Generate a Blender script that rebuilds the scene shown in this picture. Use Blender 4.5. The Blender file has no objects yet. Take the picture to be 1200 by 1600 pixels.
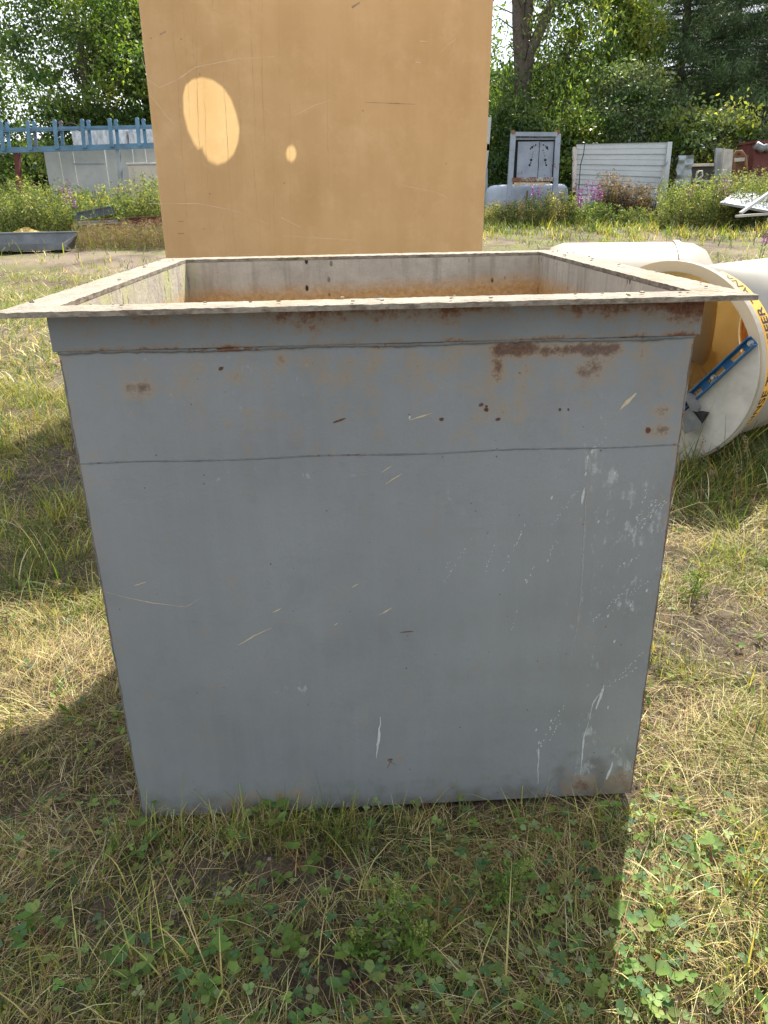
import bpy, bmesh, math, random
import numpy as np
from mathutils import Vector, Matrix
random.seed(7); rng = np.random.default_rng(11)
R_ = math.radians
scene = bpy.context.scene

# ------------------------------------------------------------ camera
CAM = np.array([-0.0015, -1.4544, 1.3941]); FPX = 1174.1; PITCH = .3924; ROLL = -.0189
def cam_axes():
    f = np.array([0, math.cos(PITCH), -math.sin(PITCH)]); rt = np.array([1, 0, 0.]); up = np.cross(rt, f)
    c, s = math.cos(ROLL), math.sin(ROLL)
    return c*rt + s*up, -s*rt + c*up, f
RT, UP, FW = cam_axes()
cd = bpy.data.cameras.new('camera'); cam = bpy.data.objects.new('camera', cd); scene.collection.objects.link(cam)
m = Matrix.Identity(4)
for i in range(3):
    m[i][0] = RT[i]; m[i][1] = UP[i]; m[i][2] = -FW[i]; m[i][3] = CAM[i]
cam.matrix_world = m
cd.sensor_fit = 'VERTICAL'; cd.sensor_height = 24; cd.lens = FPX/1600*24; cd.clip_end = 1000; cd.clip_start = .02
scene.camera = cam
scene.render.resolution_x = 768; scene.render.resolution_y = 1024

# ------------------------------------------------------------ sky, sun, exposure
SAZ, SEL = R_(21.3), R_(50)
SUN = np.array([math.cos(SEL)*math.sin(SAZ), math.cos(SEL)*math.cos(SAZ), math.sin(SEL)])
w = bpy.data.worlds.new('World'); scene.world = w; w.use_nodes = True
nt = w.node_tree; nt.nodes.clear()
sky = nt.nodes.new('ShaderNodeTexSky'); sky.sky_type = 'NISHITA'; sky.sun_disc = False
sky.sun_elevation = SEL; sky.sun_rotation = SAZ; sky.air_density = 1.0; sky.dust_density = 1.5
bg = nt.nodes.new('ShaderNodeBackground'); bg.inputs[1].default_value = .10
out = nt.nodes.new('ShaderNodeOutputWorld')
tc = nt.nodes.new('ShaderNodeTexCoord'); nz = nt.nodes.new('ShaderNodeTexNoise'); nz.inputs['Scale'].default_value = 2.6; nz.inputs['Detail'].default_value = 7
rp = nt.nodes.new('ShaderNodeMapRange'); rp.inputs[1].default_value = .40; rp.inputs[2].default_value = .58; rp.inputs[4].default_value = .9
mx = nt.nodes.new('ShaderNodeMix'); mx.data_type = 'RGBA'; mx.inputs[7].default_value = (7.5, 7.8, 8.2, 1)
nt.links.new(tc.outputs['Generated'], nz.inputs['Vector']); nt.links.new(nz.outputs[0], rp.inputs[0]); nt.links.new(rp.outputs[0], mx.inputs[0])
nt.links.new(sky.outputs[0], mx.inputs[6]); nt.links.new(mx.outputs[2], bg.inputs[0]); nt.links.new(bg.outputs[0], out.inputs[0])
sl = bpy.data.lights.new('sun', 'SUN'); sl.energy = 5.0; sl.angle = R_(.65); sl.color = (1, .95, .86)
so = bpy.data.objects.new('sun', sl); scene.collection.objects.link(so)
so.rotation_euler = Vector(-SUN).to_track_quat('-Z', 'Y').to_euler()
scene.view_settings.view_transform = 'Standard'; scene.view_settings.look = 'None'; scene.view_settings.exposure = 1.3; scene.view_settings.gamma = 1
scene.render.engine = 'CYCLES'

# ------------------------------------------------------------ pixel helpers (photograph pixels, 1200 x 1600)
def ray(px, py): return FW + RT*(px-600)/FPX + UP*(800-py)/FPX
def at(px, py, Y):
    d = ray(px, py); return CAM + d*(Y-CAM[1])/d[1]

# ------------------------------------------------------------ noise + ground
def vn(x, y, s=1., seed=0):
    x = np.asarray(x, float)*s+seed*17.3; y = np.asarray(y, float)*s-seed*9.1
    xi = np.floor(x).astype(np.int64); yi = np.floor(y).astype(np.int64); fx = x-xi; fy = y-yi
    fx = fx*fx*(3-2*fx); fy = fy*fy*(3-2*fy)
    def h(a, b):
        n = (a*374761393 + b*668265263 + seed*144665) & 0xffffffff
        n = ((n ^ (n >> 13))*1274126177) & 0xffffffff
        return ((n ^ (n >> 16)) & 0xffff)/65535.
    return (h(xi, yi)*(1-fx)+h(xi+1, yi)*fx)*(1-fy)+(h(xi, yi+1)*(1-fx)+h(xi+1, yi+1)*fx)*fy
def sst(a, b, x):
    t = np.clip((np.asarray(x, float)-a)/(b-a), 0, 1); return t*t*(3-2*t)
def gz(x, y):
    x = np.asarray(x, float); y = np.asarray(y, float)
    z = .78*sst(5, 23, y) + .5*sst(23, 60, y)
    z = z + (vn(x, y, .35, 1)-.5)*.18*sst(4, 12, y) + (vn(x, y, 1.3, 2)-.5)*.05*sst(1.6, 4, y)
    near = (vn(x, y, 5, 3)-.5)*.03 + (vn(x, y, 14, 4)-.5)*.022 + (vn(x, y, 45, 5)-.5)*.010
    inside = ((np.abs(x) < .72) & (y > -.05) & (y < 1.35))
    return np.where(inside, -.02, z + near - .012)
def gnd(px, py):
    d = ray(px, py); t = 0.5
    for i in range(4000):
        p = CAM+d*t
        if p[2] < gz(p[0], p[1]): return p
        t *= 1.004
    return p

# ------------------------------------------------------------ shader helpers
class NT:
    def __init__(s, name):
        s.m = bpy.data.materials.new(name); s.m.use_nodes = True; s.t = s.m.node_tree; s.t.nodes.clear()
        s.o = s.t.nodes.new('ShaderNodeOutputMaterial')
    def n(s, ty, **kw):
        n = s.t.nodes.new(ty)
        for k, v in kw.items(): setattr(n, k, v)
        return n
    def set(s, sock, v):
        if isinstance(v, bpy.types.NodeSocket): s.t.links.new(v, sock)
        else:
            if sock.type == 'RGBA' and len(v) == 3: v = (*v, 1)
            sock.default_value = v
    def math(s, op, a, b=0., c=0.):
        n = s.n('ShaderNodeMath', operation=op); s.set(n.inputs[0], a); s.set(n.inputs[1], b); s.set(n.inputs[2], c); return n.outputs[0]
    def obj(s): return s.n('ShaderNodeTexCoord').outputs['Object']
    def map(s, sc, rot=(0, 0, 0), loc=(0, 0, 0)):
        n = s.n('ShaderNodeMapping'); s.set(n.inputs[0], s.obj()); n.inputs[1].default_value = loc; n.inputs[2].default_value = rot; n.inputs[3].default_value = sc; return n.outputs[0]
    def noise(s, scale, det=4, rough=.55, vec=None, dist=0):
        n = s.n('ShaderNodeTexNoise'); s.set(n.inputs['Vector'], vec if vec is not None else s.obj())
        n.inputs['Scale'].default_value = scale; n.inputs['Detail'].default_value = det; n.inputs['Roughness'].default_value = rough; n.inputs['Distortion'].default_value = dist
        return n.outputs[0]
    def voro(s, scale, vec=None, feature='F1', rnd=1):
        n = s.n('ShaderNodeTexVoronoi', feature=feature); s.set(n.inputs['Vector'], vec if vec is not None else s.obj())
        n.inputs['Scale'].default_value = scale; n.inputs['Randomness'].default_value = rnd; return n.outputs['Distance']
    def rng(s, v, a, b, c=0., d=1.):
        n = s.n('ShaderNodeMapRange'); s.set(n.inputs[0], v)
        for i, q in enumerate((a, b, c, d)): s.set(n.inputs[i+1], q)
        return n.outputs[0]
    def mix(s, f, a, b, mode='MIX'):
        n = s.n('ShaderNodeMix', data_type='RGBA', blend_type=mode); s.set(n.inputs[0], f); s.set(n.inputs[6], a); s.set(n.inputs[7], b); return n.outputs[2]
    def attr(s, name, out='Color'): return s.n('ShaderNodeAttribute', attribute_name=name).outputs[out]
    def sep(s, v):
        n = s.n('ShaderNodeSeparateXYZ'); s.set(n.inputs[0], v); return n.outputs
    def bump(s, h, strength=.3, dist=.01):
        n = s.n('ShaderNodeBump'); n.inputs['Strength'].default_value = strength; n.inputs['Distance'].default_value = dist; s.set(n.inputs['Height'], h); return n.outputs[0]
    def pbr(s, col, rough=.6, metal=0., nrm=None, spec=.4):
        p = s.n('ShaderNodeBsdfPrincipled'); s.set(p.inputs['Base Color'], col); s.set(p.inputs['Roughness'], rough); s.set(p.inputs['Metallic'], metal)
        p.inputs['Specular IOR Level'].default_value = spec
        if nrm is not None: s.t.links.new(nrm, p.inputs['Normal'])
        return p.outputs[0]
    def out(s, sh): s.t.links.new(sh, s.o.inputs[0]); return s.m
    def mixsh(s, f, a, b):
        n = s.n('ShaderNodeMixShader'); s.set(n.inputs[0], f); s.t.links.new(a, n.inputs[1]); s.t.links.new(b, n.inputs[2]); return n.outputs[0]
    def trans(s, col):
        n = s.n('ShaderNodeBsdfTranslucent'); s.set(n.inputs[0], col); return n.outputs[0]

def worn(name, col, rough=.6, metal=0., var=.25, scale=6, rust=0., rustcol=(.16, .06, .025), bump=.2):
    t = NT(name); n1 = t.noise(scale, 6); n2 = t.noise(scale*7, 5, .7)
    c = t.mix(t.rng(n1, .3, .7), tuple(v*(1-var) for v in col), tuple(min(1, v*(1+var*.6)) for v in col))
    c = t.mix(t.rng(n2, .55, .75, 0, .35), c, tuple(v*.5 for v in col))
    if rust > 0:
        rm = t.rng(t.math('ADD', t.math('MULTIPLY', n2, .5), t.math('MULTIPLY', t.noise(scale*.6, 3), .5)), .62-rust*.25, .66-rust*.25)
        c = t.mix(rm, c, rustcol)
    return t.out(t.pbr(c, t.rng(n2, .3, .7, rough-.08, rough+.12), metal, t.bump(n2, bump, .004)))
def leafmat(name, tr=.42, rough=.5, boost=(1.25, 1.25, .6), spec=.35):
    t = NT(name); c = t.attr('Col'); tc_ = t.mix(1, c, tuple(boost), 'MULTIPLY')
    return t.out(t.mixsh(tr, t.pbr(c, rough, 0, None, spec), t.trans(tc_)))

# ------------------------------------------------------------ object helpers
COL = scene.collection
def tag(o, label=None, cat=None, group=None, kind=None):
    if label: o['label'] = label
    if cat: o['category'] = cat
    if group: o['group'] = group
    if kind: o['kind'] = kind
    return o
def empty(name, loc, rz=0, label=None, cat=None, group=None):
    o = bpy.data.objects.new(name, None); COL.objects.link(o); o.location = loc; o.rotation_euler = (0, 0, rz); o.empty_display_size = .1
    return tag(o, label, cat, group)
def link(name, me, parent=None):
    o = bpy.data.objects.new(name, me); COL.objects.link(o)
    if parent: o.parent = parent
    return o
def copy_tree(o, parent=None):
    c = o.copy(); COL.objects.link(c)
    if parent: c.parent = parent
    for ch in list(o.children): copy_tree(ch, c)
    return c
def qmesh(name, V, Q, mat, C=None, smooth=False, mi=None, mats=None):
    V = np.asarray(V, np.float32).reshape(-1, 3); Q = np.asarray(Q, np.int32).reshape(-1, 4)
    me = bpy.data.meshes.new(name); me.vertices.add(len(V)); me.vertices.foreach_set('co', V.ravel())
    me.loops.add(Q.size); me.loops.foreach_set('vertex_index', Q.ravel())
    me.polygons.add(len(Q)); me.polygons.foreach_set('loop_start', np.arange(0, Q.size, 4, dtype=np.int32))
    if smooth: me.polygons.foreach_set('use_smooth', np.ones(len(Q), bool))
    for k in (mats or [mat]): me.materials.append(k)
    if mi is not None: me.polygons.foreach_set('material_index', np.asarray(mi, np.int32))
    me.update(calc_edges=True)
    if C is not None:
        C = np.asarray(C, np.float32)
        if C.shape[1] == 3: C = np.hstack([C, np.ones((len(C), 1), np.float32)])
        me.attributes.new('Col', 'FLOAT_COLOR', 'POINT').data.foreach_set('color', C.ravel())
    return me

class MB:
    def __init__(s): s.v = []; s.f = []; s.mi = []; s.sm = []
    def add(s, vs, fs, mi=0, sm=False):
        b = len(s.v); s.v += [tuple(map(float, v)) for v in vs]; s.f += [tuple(b+i for i in f) for f in fs]; s.mi += [mi]*len(fs); s.sm += [sm]*len(fs); return s
    def box(s, c, d, rot=None, mi=0, bev=0.):
        bm = bmesh.new(); bmesh.ops.create_cube(bm, size=1); bmesh.ops.scale(bm, vec=d, verts=bm.verts)
        if bev > 0: bmesh.ops.bevel(bm, geom=list(bm.edges), offset=min(bev, min(d)*.45), segments=2, affect='EDGES', profile=.6)
        if rot is not None: bmesh.ops.transform(bm, matrix=rot.to_4x4(), verts=bm.verts)
        bm.verts.index_update(); s.add([Vector(c)+v.co for v in bm.verts], [[v.index for v in f.verts] for f in bm.faces], mi); bm.free(); return s
    def bar(s, a, b, wd, h=None, mi=0, bev=.0, roll=0):
        a = Vector(a); b = Vector(b); d = b-a; q = d.to_track_quat('X', 'Z').to_matrix() @ Matrix.Rotation(roll, 3, 'X')
        return s.box((a+b)/2, (d.length, wd, h or wd), q, mi, bev)
    def tube(s, pts, rad, n=8, mi=0, cap=True, sm=True):
        pts = [Vector(p) for p in pts]; rad = rad if hasattr(rad, '__len__') else [rad]*len(pts)
        vs = []; fs = []; prev = None
        for i, p in enumerate(pts):
            d = (pts[min(i+1, len(pts)-1)]-pts[max(i-1, 0)]).normalized()
            if prev is None: a = d.orthogonal().normalized()
            else: a = (prev-d*prev.dot(d)); a = a.normalized() if a.length > 1e-6 else d.orthogonal().normalized()
            prev = a; b = d.cross(a)
            for k in range(n):
                t = 2*math.pi*k/n; vs.append(p+(a*math.cos(t)+b*math.sin(t))*rad[i])
        for i in range(len(pts)-1):
            for k in range(n): fs.append((i*n+k, i*n+(k+1) % n, (i+1)*n+(k+1) % n, (i+1)*n+k))
        if cap: fs.append(tuple(range(n))[::-1]); fs.append(tuple((len(pts)-1)*n+k for k in range(n)))
        return s.add(vs, fs, mi, sm)
    def prism(s, poly, n, th, mi=0):   # poly: 3d points (planar), extruded by vector n*th
        poly = [Vector(p) for p in poly]; o = Vector(n)*th; k = len(poly)
        return s.add(poly+[p+o for p in poly], [tuple(range(k))[::-1], tuple(range(k, 2*k))]+[(i, (i+1) % k, k+(i+1) % k, k+i) for i in range(k)], mi)
    def build(s, name, mats, parent=None, xf=None):
        me = bpy.data.meshes.new(name); me.from_pydata(s.v, [], s.f)
        for k in (mats if isinstance(mats, (list, tuple)) else [mats]): me.materials.append(k)
        me.polygons.foreach_set('material_index', s.mi); me.polygons.foreach_set('use_smooth', s.sm)
        if xf is not None: me.transform(xf)
        me.update(); return link(name, me, parent)

# ============================================================ GROUND
def axis(lo, hi, c0, c1, fine, k=1.055):
    a = list(np.arange(c0, c1, fine)); st = fine; x = a[-1]
    while x < hi: st *= k; x += st; a.append(x)
    st = fine; x = c0; b = []
    while x > lo: st *= k; x -= st; b.append(x)
    return np.array(b[::-1]+a)
gx = axis(-300, 300, -2.2, 2.4, .014); gy = axis(-6, 500, -.8, 2.6, .014)
X, Y = np.meshgrid(gx, gy); Z = gz(X, Y)
nx, ny = len(gx), len(gy)
I = np.arange(nx*ny).reshape(ny, nx)
Q = np.stack([I[:-1, :-1], I[:-1, 1:], I[1:, 1:], I[1:, :-1]], -1).reshape(-1, 4)
t = NT('soil')
n1 = t.noise(1.3, 5); n2 = t.noise(14, 8, .7); n3 = t.noise(90, 6, .75); vv = t.voro(55)
c = t.mix(t.rng(n2, .35, .68), (.030, .022, .016), (.15, .115, .080))
c = t.mix(t.rng(n3, .5, .7, 0, .7), c, (.27, .21, .14))
far = t.rng(t.sep(t.obj())[1], 3.5, 9, 0, .75)
c = t.mix(t.math('MULTIPLY', far, t.rng(n1, .42, .52)), c, t.mix(t.rng(n3, .3, .7), (.09, .10, .03), (.20, .19, .07)))
c = t.mix(t.math('MULTIPLY', far, t.rng(t.noise(.45, 4), .52, .6)), c, t.mix(n3, (.16, .12, .09), (.26, .20, .155)))
peb = t.rng(vv, .12, .2, 1, 0)
c = t.mix(t.math('MULTIPLY', peb, t.rng(t.noise(9, 2), .5, .6)), c, (.36, .32, .28))
soil = t.out(t.pbr(c, .95, 0, t.bump(t.math('ADD', n2, t.math('MULTIPLY', n3, .6)), .9, .02), .15))
tag(link('ground', qmesh('ground', np.stack([X, Y, Z], -1), Q, soil, smooth=True)), kind='structure')

# ============================================================ GRASS, STRAW, CLOVER (stuff)
def blades(B, az, L, W, th0, th1, C, seg=3):
    N = len(B); d = np.stack([np.cos(az), np.sin(az), np.zeros(N)], -1); sd = np.stack([-np.sin(az), np.cos(az), np.zeros(N)], -1)
    P = [B.copy()]; p = B.copy()
    for k in range(seg):
        th = th0+(th1-th0)*(k+.5)/seg; st = (L/seg)[:, None]
        p = p + st*(d*np.sin(th)[:, None] + np.array([0, 0, 1.])*np.cos(th)[:, None]); P.append(p)
    V = []; 
    for k in range(seg+1):
        wk = (W*(1-(k/seg)**1.7*.93)*.5)[:, None]; V += [P[k]-sd*wk, P[k]+sd*wk]
    V = np.stack(V, 1); n = 2*(seg+1)
    base = (np.arange(N)*n)[:, None]
    Q = np.concatenate([base+np.array([[2*k, 2*k+1, 2*k+3, 2*k+2]]) for k in range(seg)], 0)
    CC = np.repeat(C[:, None, :], n, 1)
    return V.reshape(-1, 3), Q, CC.reshape(-1, 3)
def outside(x, y): return ~((np.abs(x-(-.04*y)) < .63) & (y > .0) & (y < 1.3))
def pal(N, cols, jit=.18):
    cols = np.array(cols); c = cols[rng.integers(0, len(cols), N)]; return np.clip(c*(1+rng.normal(0, jit, (N, 1)))*(1+rng.normal(0, .06, (N, 3))), .005, .9)
def scatter(n, x0, x1, y0, y1, dens):
    x = rng.uniform(x0, x1, n); y = rng.uniform(y0, y1, n); k = (rng.uniform(0, 1, n) < dens(x, y)) & outside(x, y) & (np.abs(x+.0) < .62*(y+1.45)+.75)
    return x[k], y[k]
GREEN = [(.06, .11, .02), (.11, .17, .03), (.19, .24, .045), (.27, .30, .05), (.10, .16, .05), (.34, .34, .07)]
DRY = [(.42, .33, .14), (.52, .43, .19), (.22, .15, .07), (.62, .54, .30), (.14, .10, .06), (.48, .42, .15), (.30, .17, .08)]
grassm = leafmat('grass_blade', .38, .5, (1.5, 1.4, .6), .25)
strawm = leafmat('dry_straw', .25, .6, (1.1, 1.05, .8), .25)
cloverm = leafmat('clover_leaf', .38, .6, (1.4, 1.4, .5), .16)
def bare(x, y):   # patches of bare earth
    b = 1.0*np.exp(-(((x-1.15)/.38)**2+((y-.75)/.33)**2))+.9*np.exp(-(((x+1.9)/.5)**2+((y-2.6)/.6)**2))+.95*np.exp(-(((x+.25)/.30)**2+((y+.20)/.09)**2))+.8*np.exp(-(((x+.12)/.16)**2+((y+.44)/.08)**2))+.7*np.exp(-(((x+.62)/.2)**2+((y+.32)/.12)**2))+.6*np.exp(-(((x-.35)/.14)**2+((y+.38)/.1)**2))+.6*np.exp(-(((x+.72)/.22)**2+((y-.1)/.25)**2))
    return np.clip(b+sst(.62, .78, vn(x, y, 2.3, 21))*(.35+.65*sst(1, 2, y)), 0, 1)
# green patches: map of greenness
def greenness(x, y):
    g = sst(.36, .62, vn(x, y, 1.6, 31)*.5+vn(x, y, 6, 32)*.5)
    g = g + .8*np.exp(-(((x+.2)/.8)**2+((y+.5)/.35)**2)) + .7*sst(.6, .8, x)*sst(.6, 0, y) + .4*sst(4, 5, y) + .7*sst(1.4, 2.3, y)*sst(.4, -.4, x) + .5*sst(2.0, 2.6, y)
    g = g*(1-.85*np.exp(-(((x+1.0)/.6)**2+((y-.6)/.35)**2)))
    return np.clip(g, .06, 1)
def mk(name, parts, mat, label, cat):
    V = []; Q = []; C = []; o = 0
    for v, q, c in parts: V.append(v); Q.append(q+o); C.append(c); o += len(v)
    ob = link(name, qmesh(name, np.concatenate(V), np.concatenate(Q), mat, np.concatenate(C))); return tag(ob, label, cat, None, 'stuff')
# matted dry straw, nearly flat
P = []
for (n, y0, y1, Lm, Wm, hw) in ((130000, -.85, 1.6, .070, .0014, 2.1), (110000, 1.6, 5, .11, .003, 4.5), (40000, 5, 13, .15, .009, 10)):
    x, y = scatter(n, -hw, hw, y0, y1, lambda x, y: np.clip(1.0-.93*bare(x, y), 0, 1)*(.35+.65*sst(.3, .6, vn(x, y, 3.1, 41))))
    N = len(x); z = gz(x, y)+rng.uniform(.0, .02, N)
    az = 2*math.pi*vn(x, y, 2.2, 43)*1.6+rng.normal(0, .9, N); L = rng.gamma(4, Lm/4, N); Wd = Wm*rng.uniform(.5, 1.3, N)
    th0 = rng.uniform(R_(35), R_(88), N); th1 = rng.uniform(R_(84), R_(108), N)
    P.append(blades(np.stack([x, y, z], -1), az, L, Wd, th0, th1, pal(N, DRY)))
mk('dry_grass', P, strawm, 'matted tan dry grass lying flat over the bare earth', 'dry grass')
# short upright dry/green fuzz
P = []
for (n, y0, y1, Lm, Wm, hw, k) in ((260000, -.85, 1.6, .036, .0015, 2.1, 1), (190000, 1.6, 5, .05, .003, 4.5, 1), (120000, 5, 13, .09, .008, 10, .9), (90000, 13, 34, .17, .02, 22, .9)):
    def dn(x, y):
        d = (1-.95*bare(x, y))*np.clip(.35+greenness(x, y), 0, 1)
        trk = np.exp(-((y-(7.5+.08*x))/1.2)**2)*.6+sst(8, 12, y)*sst(20, 16, y)*sst(.45, .6, vn(x, y, .3, 55))*.85
        return np.clip(d*(1-trk), .03, 1)*k
    x, y = scatter(n, -hw, hw, y0, y1, dn)
    N = len(x); z = gz(x, y)-.002
    C = pal(N, GREEN); dry = rng.uniform(0, 1, N) > .38+.55*greenness(x, y); C[dry] = pal(int(dry.sum()), DRY)
    P.append(blades(np.stack([x, y, z], -1), rng.uniform(0, 6.28, N), rng.gamma(4, Lm/4, N), Wm*rng.uniform(.5, 1.3, N), rng.uniform(0, .8, N), rng.uniform(.4, 1.9, N), C))
mk('grass', P, grassm, 'short patchy yellow green grass covering the yard', 'grass')
# longer green tufts
P = []
def tufts(n, x0, x1, y0, y1, nb, Lm, Wm, cols=GREEN, dens=None, spread=.02):
    x, y = scatter(n, x0, x1, y0, y1, dens or (lambda x, y: greenness(x, y)*(1-.8*bare(x, y))))
    k = rng.poisson(nb, len(x))+2; bx = np.repeat(x, k)+rng.normal(0, spread, k.sum()); by = np.repeat(y, k)+rng.normal(0, spread, k.sum()); N = len(bx)
    C = np.repeat(pal(len(x), cols, .12), k, 0)*(1+rng.normal(0, .15, (N, 1))); dr = rng.uniform(0, 1, N) < .2; C[dr] = pal(int(dr.sum()), DRY)
    ok = outside(bx, by); sc = np.repeat(rng.uniform(.6, 1.3, len(x)), k)
    B = np.stack([bx, by, gz(bx, by)-.003], -1)[ok]; N = len(B)
    P.append(blades(B, rng.uniform(0, 6.28, N), (rng.gamma(6, Lm/6, len(ok))*sc)[ok], Wm*rng.uniform(.6, 1.3, N), rng.uniform(0, .5, N), rng.uniform(.5, 1.9, N), np.clip(C[ok], .004, .9), 4))
tufts(1500, -1.6, 1.6, -.85, 1.6, 8, .085, .0026)
tufts(70, -.66, .66, -.14, -.03, 7, .10, .0028, dens=lambda x, y: 1+0*x)
tufts(260, -1.2, 1.2, -.85, -.1, 6, .11, .0034, cols=DRY+GREEN[:2])
tufts(900, -4, 4.5, 1.5, 5, 11, .13, .005, spread=.03)
tufts(420, -3.2, -1.0, 1.1, 4.3, 12, .15, .005, spread=.03)
tufts(300, 1.0, 3.5, 1.9, 3.4, 16, .24, .006, cols=[(.06, .10, .02), (.09, .13, .03), (.13, .16, .04)], dens=lambda x, y: .9*sst(1.5, 2.2, y), spread=.035)
tufts(1500, -9, 11, 5, 14, 9, .10, .009, spread=.06)
tufts(4200, -16, 19, 15.5, 24, 11, .20, .013, spread=.1, dens=lambda x, y: .25+.75*sst(.4, .6, vn(x, y, .4, 71)))
# blades lining the foot of the tank
for k in range(80):
    pass
mk('grass_tufts', P, grassm, 'longer green grass tufts scattered through the dry turf', 'grass')
# clover and small broad leaves
def leafkit(C0, az, tilt, L, W, col, heart=.9):
    # one leaflet = two quads along a folded midrib; C0 base (N,3)
    N = len(C0); d = np.stack([np.cos(az)*np.cos(tilt), np.sin(az)*np.cos(tilt), np.sin(tilt)], -1); s = np.stack([-np.sin(az), np.cos(az), np.zeros(N)], -1); u = np.cross(d, s)
    L = L[:, None]; W = W[:, None]
    b = C0; m_ = C0+d*L*.5; tp = C0+d*L*heart
    V = np.stack([b, m_+d*L*.0, tp, C0+d*L*.38+s*W*.5+u*W*.16, C0+d*L*.86+s*W*.36+u*W*.1, C0+d*L*.38-s*W*.5+u*W*.16, C0+d*L*.86-s*W*.36+u*W*.1], 1)
    base = (np.arange(N)*7)[:, None]
    Q = np.concatenate([base+np.array([[0, 3, 4, 2]]), base+np.array([[0, 2, 6, 5]])], 0)
    return V.reshape(-1, 3), Q, np.repeat(col[:, None, :], 7, 1).reshape(-1, 3)
CL = [(.10, .18, .06), (.14, .22, .05), (.18, .25, .07), (.08, .15, .06), (.22, .28, .12), (.16, .18, .05)]
P = []
def clover(n, x0, x1, y0, y1, dens, size=.0135):
    x, y = scatter(n, x0, x1, y0, y1, dens); N = len(x); h = rng.uniform(.015, .075, N)
    top = np.stack([x+rng.normal(0, .012, N), y+rng.normal(0, .012, N), gz(x, y)+h], -1); col = pal(N, CL, .14); a0 = rng.uniform(0, 6.28, N); sz = size*rng.uniform(.6, 1.35, N)
    ti = rng.normal(.1, .25, N)
    for j in range(3): P.append(leafkit(top, a0+j*2.094+rng.normal(0, .12, N), ti+rng.normal(0, .2, N), sz, sz*.85, col))
    B = np.stack([x, y, gz(x, y)-.002], -1); d = top-B; L = np.linalg.norm(d, axis=1)
    P.append(blades(B, np.arctan2(d[:, 1], d[:, 0]), L, np.full(N, .0012), np.arccos(np.clip(d[:, 2]/L, -1, 1)), np.arccos(np.clip(d[:, 2]/L, -1, 1)), pal(N, [(.12, .17, .05)]), 2))
clover(2100, -1.1, 1.1, -.85, .05, lambda x, y: np.clip(.15+.85*sst(.45, .6, vn(x, y, 4, 61))*sst(.05, -.25, y)+.5*np.exp(-((x+.25)/.3)**2)*(y < -.3), 0, 1))
clover(500, -1.8, 1.8, -.6, 2.2, lambda x, y: .5*sst(.55, .65, vn(x, y, 3, 62)))
clover(110, .35, 1.1, -.8, -.15, lambda x, y: .8*np.exp(-((x-.45)/.12)**2), .018)
mk('clover', P, cloverm, 'low green clover growing in front of the grey tank', 'clover')
P = []
x, y = scatter(1700, -2, 2, -.85, 2.4, lambda x, y: .8*sst(.42, .6, vn(x, y, 3.5, 66))); N = len(x)
k = 4; X4 = np.repeat(x, k)+rng.normal(0, .012, N*k); Y4 = np.repeat(y, k)+rng.normal(0, .012, N*k)
Pc = pal(N*k, [(.09, .16, .03), (.14, .20, .04), (.20, .24, .06), (.12, .17, .09), (.28, .22, .10)])
P.append(leafkit(np.stack([X4, Y4, gz(X4, Y4)+rng.uniform(.003, .03, N*k)], -1), rng.uniform(0, 6.28, N*k), rng.uniform(.0, .8, N*k), rng.uniform(.015, .04, N*k), rng.uniform(.007, .018, N*k), Pc, 1.05))
x, y = scatter(9000, -1.9, 1.9, -.85, 2.2, lambda x, y: (1-.8*bare(x, y))*sst(.35, .6, vn(x, y, 5, 67))); N = len(x); k = 3
X4 = np.repeat(x, k)+rng.normal(0, .008, N*k); Y4 = np.repeat(y, k)+rng.normal(0, .008, N*k)
P.append(leafkit(np.stack([X4, Y4, gz(X4, Y4)+rng.uniform(.004, .028, N*k)], -1), rng.uniform(0, 6.28, N*k), rng.uniform(.0, 1., N*k), rng.uniform(.006, .014, N*k), rng.uniform(.004, .009, N*k), pal(N*k, [(.12, .19, .03), (.20, .25, .04), (.27, .29, .06), (.09, .14, .03), (.34, .30, .12)]), 1.0))
mk('broadleaf_weeds', P, cloverm, 'small broad leaved weeds hugging the ground', 'weeds')
# pebbles
mb = MB(); ico = bmesh.new(); bmesh.ops.create_icosphere(ico, subdivisions=1, radius=1)
iv = [v.co.copy() for v in ico.verts]; ifc = [[v.index for v in f.verts] for f in ico.faces]
for i in range(900):
    x, y = random.uniform(-1.6, 1.7), random.uniform(-.8, 2.6)
    if not outside(np.array(x), np.array(y)) or random.random() > .25+float(bare(np.array(x), np.array(y))): continue
    s = random.uniform(.0025, .009); z = float(gz(x, y)); r = Matrix.Rotation(random.uniform(0, 6), 3, 'Z')
    mb.add([Vector((x, y, z))+r @ Vector((v.x*s*random.uniform(.8, 1.3), v.y*s, v.z*s*.6)) for v in iv], ifc)
tag(mb.build('pebbles', worn('pebble_stone', (.30, .27, .23), .9, 0, .5, 60)), 'small pale pebbles lying on bare earth', 'pebbles', None, 'stuff')

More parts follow.
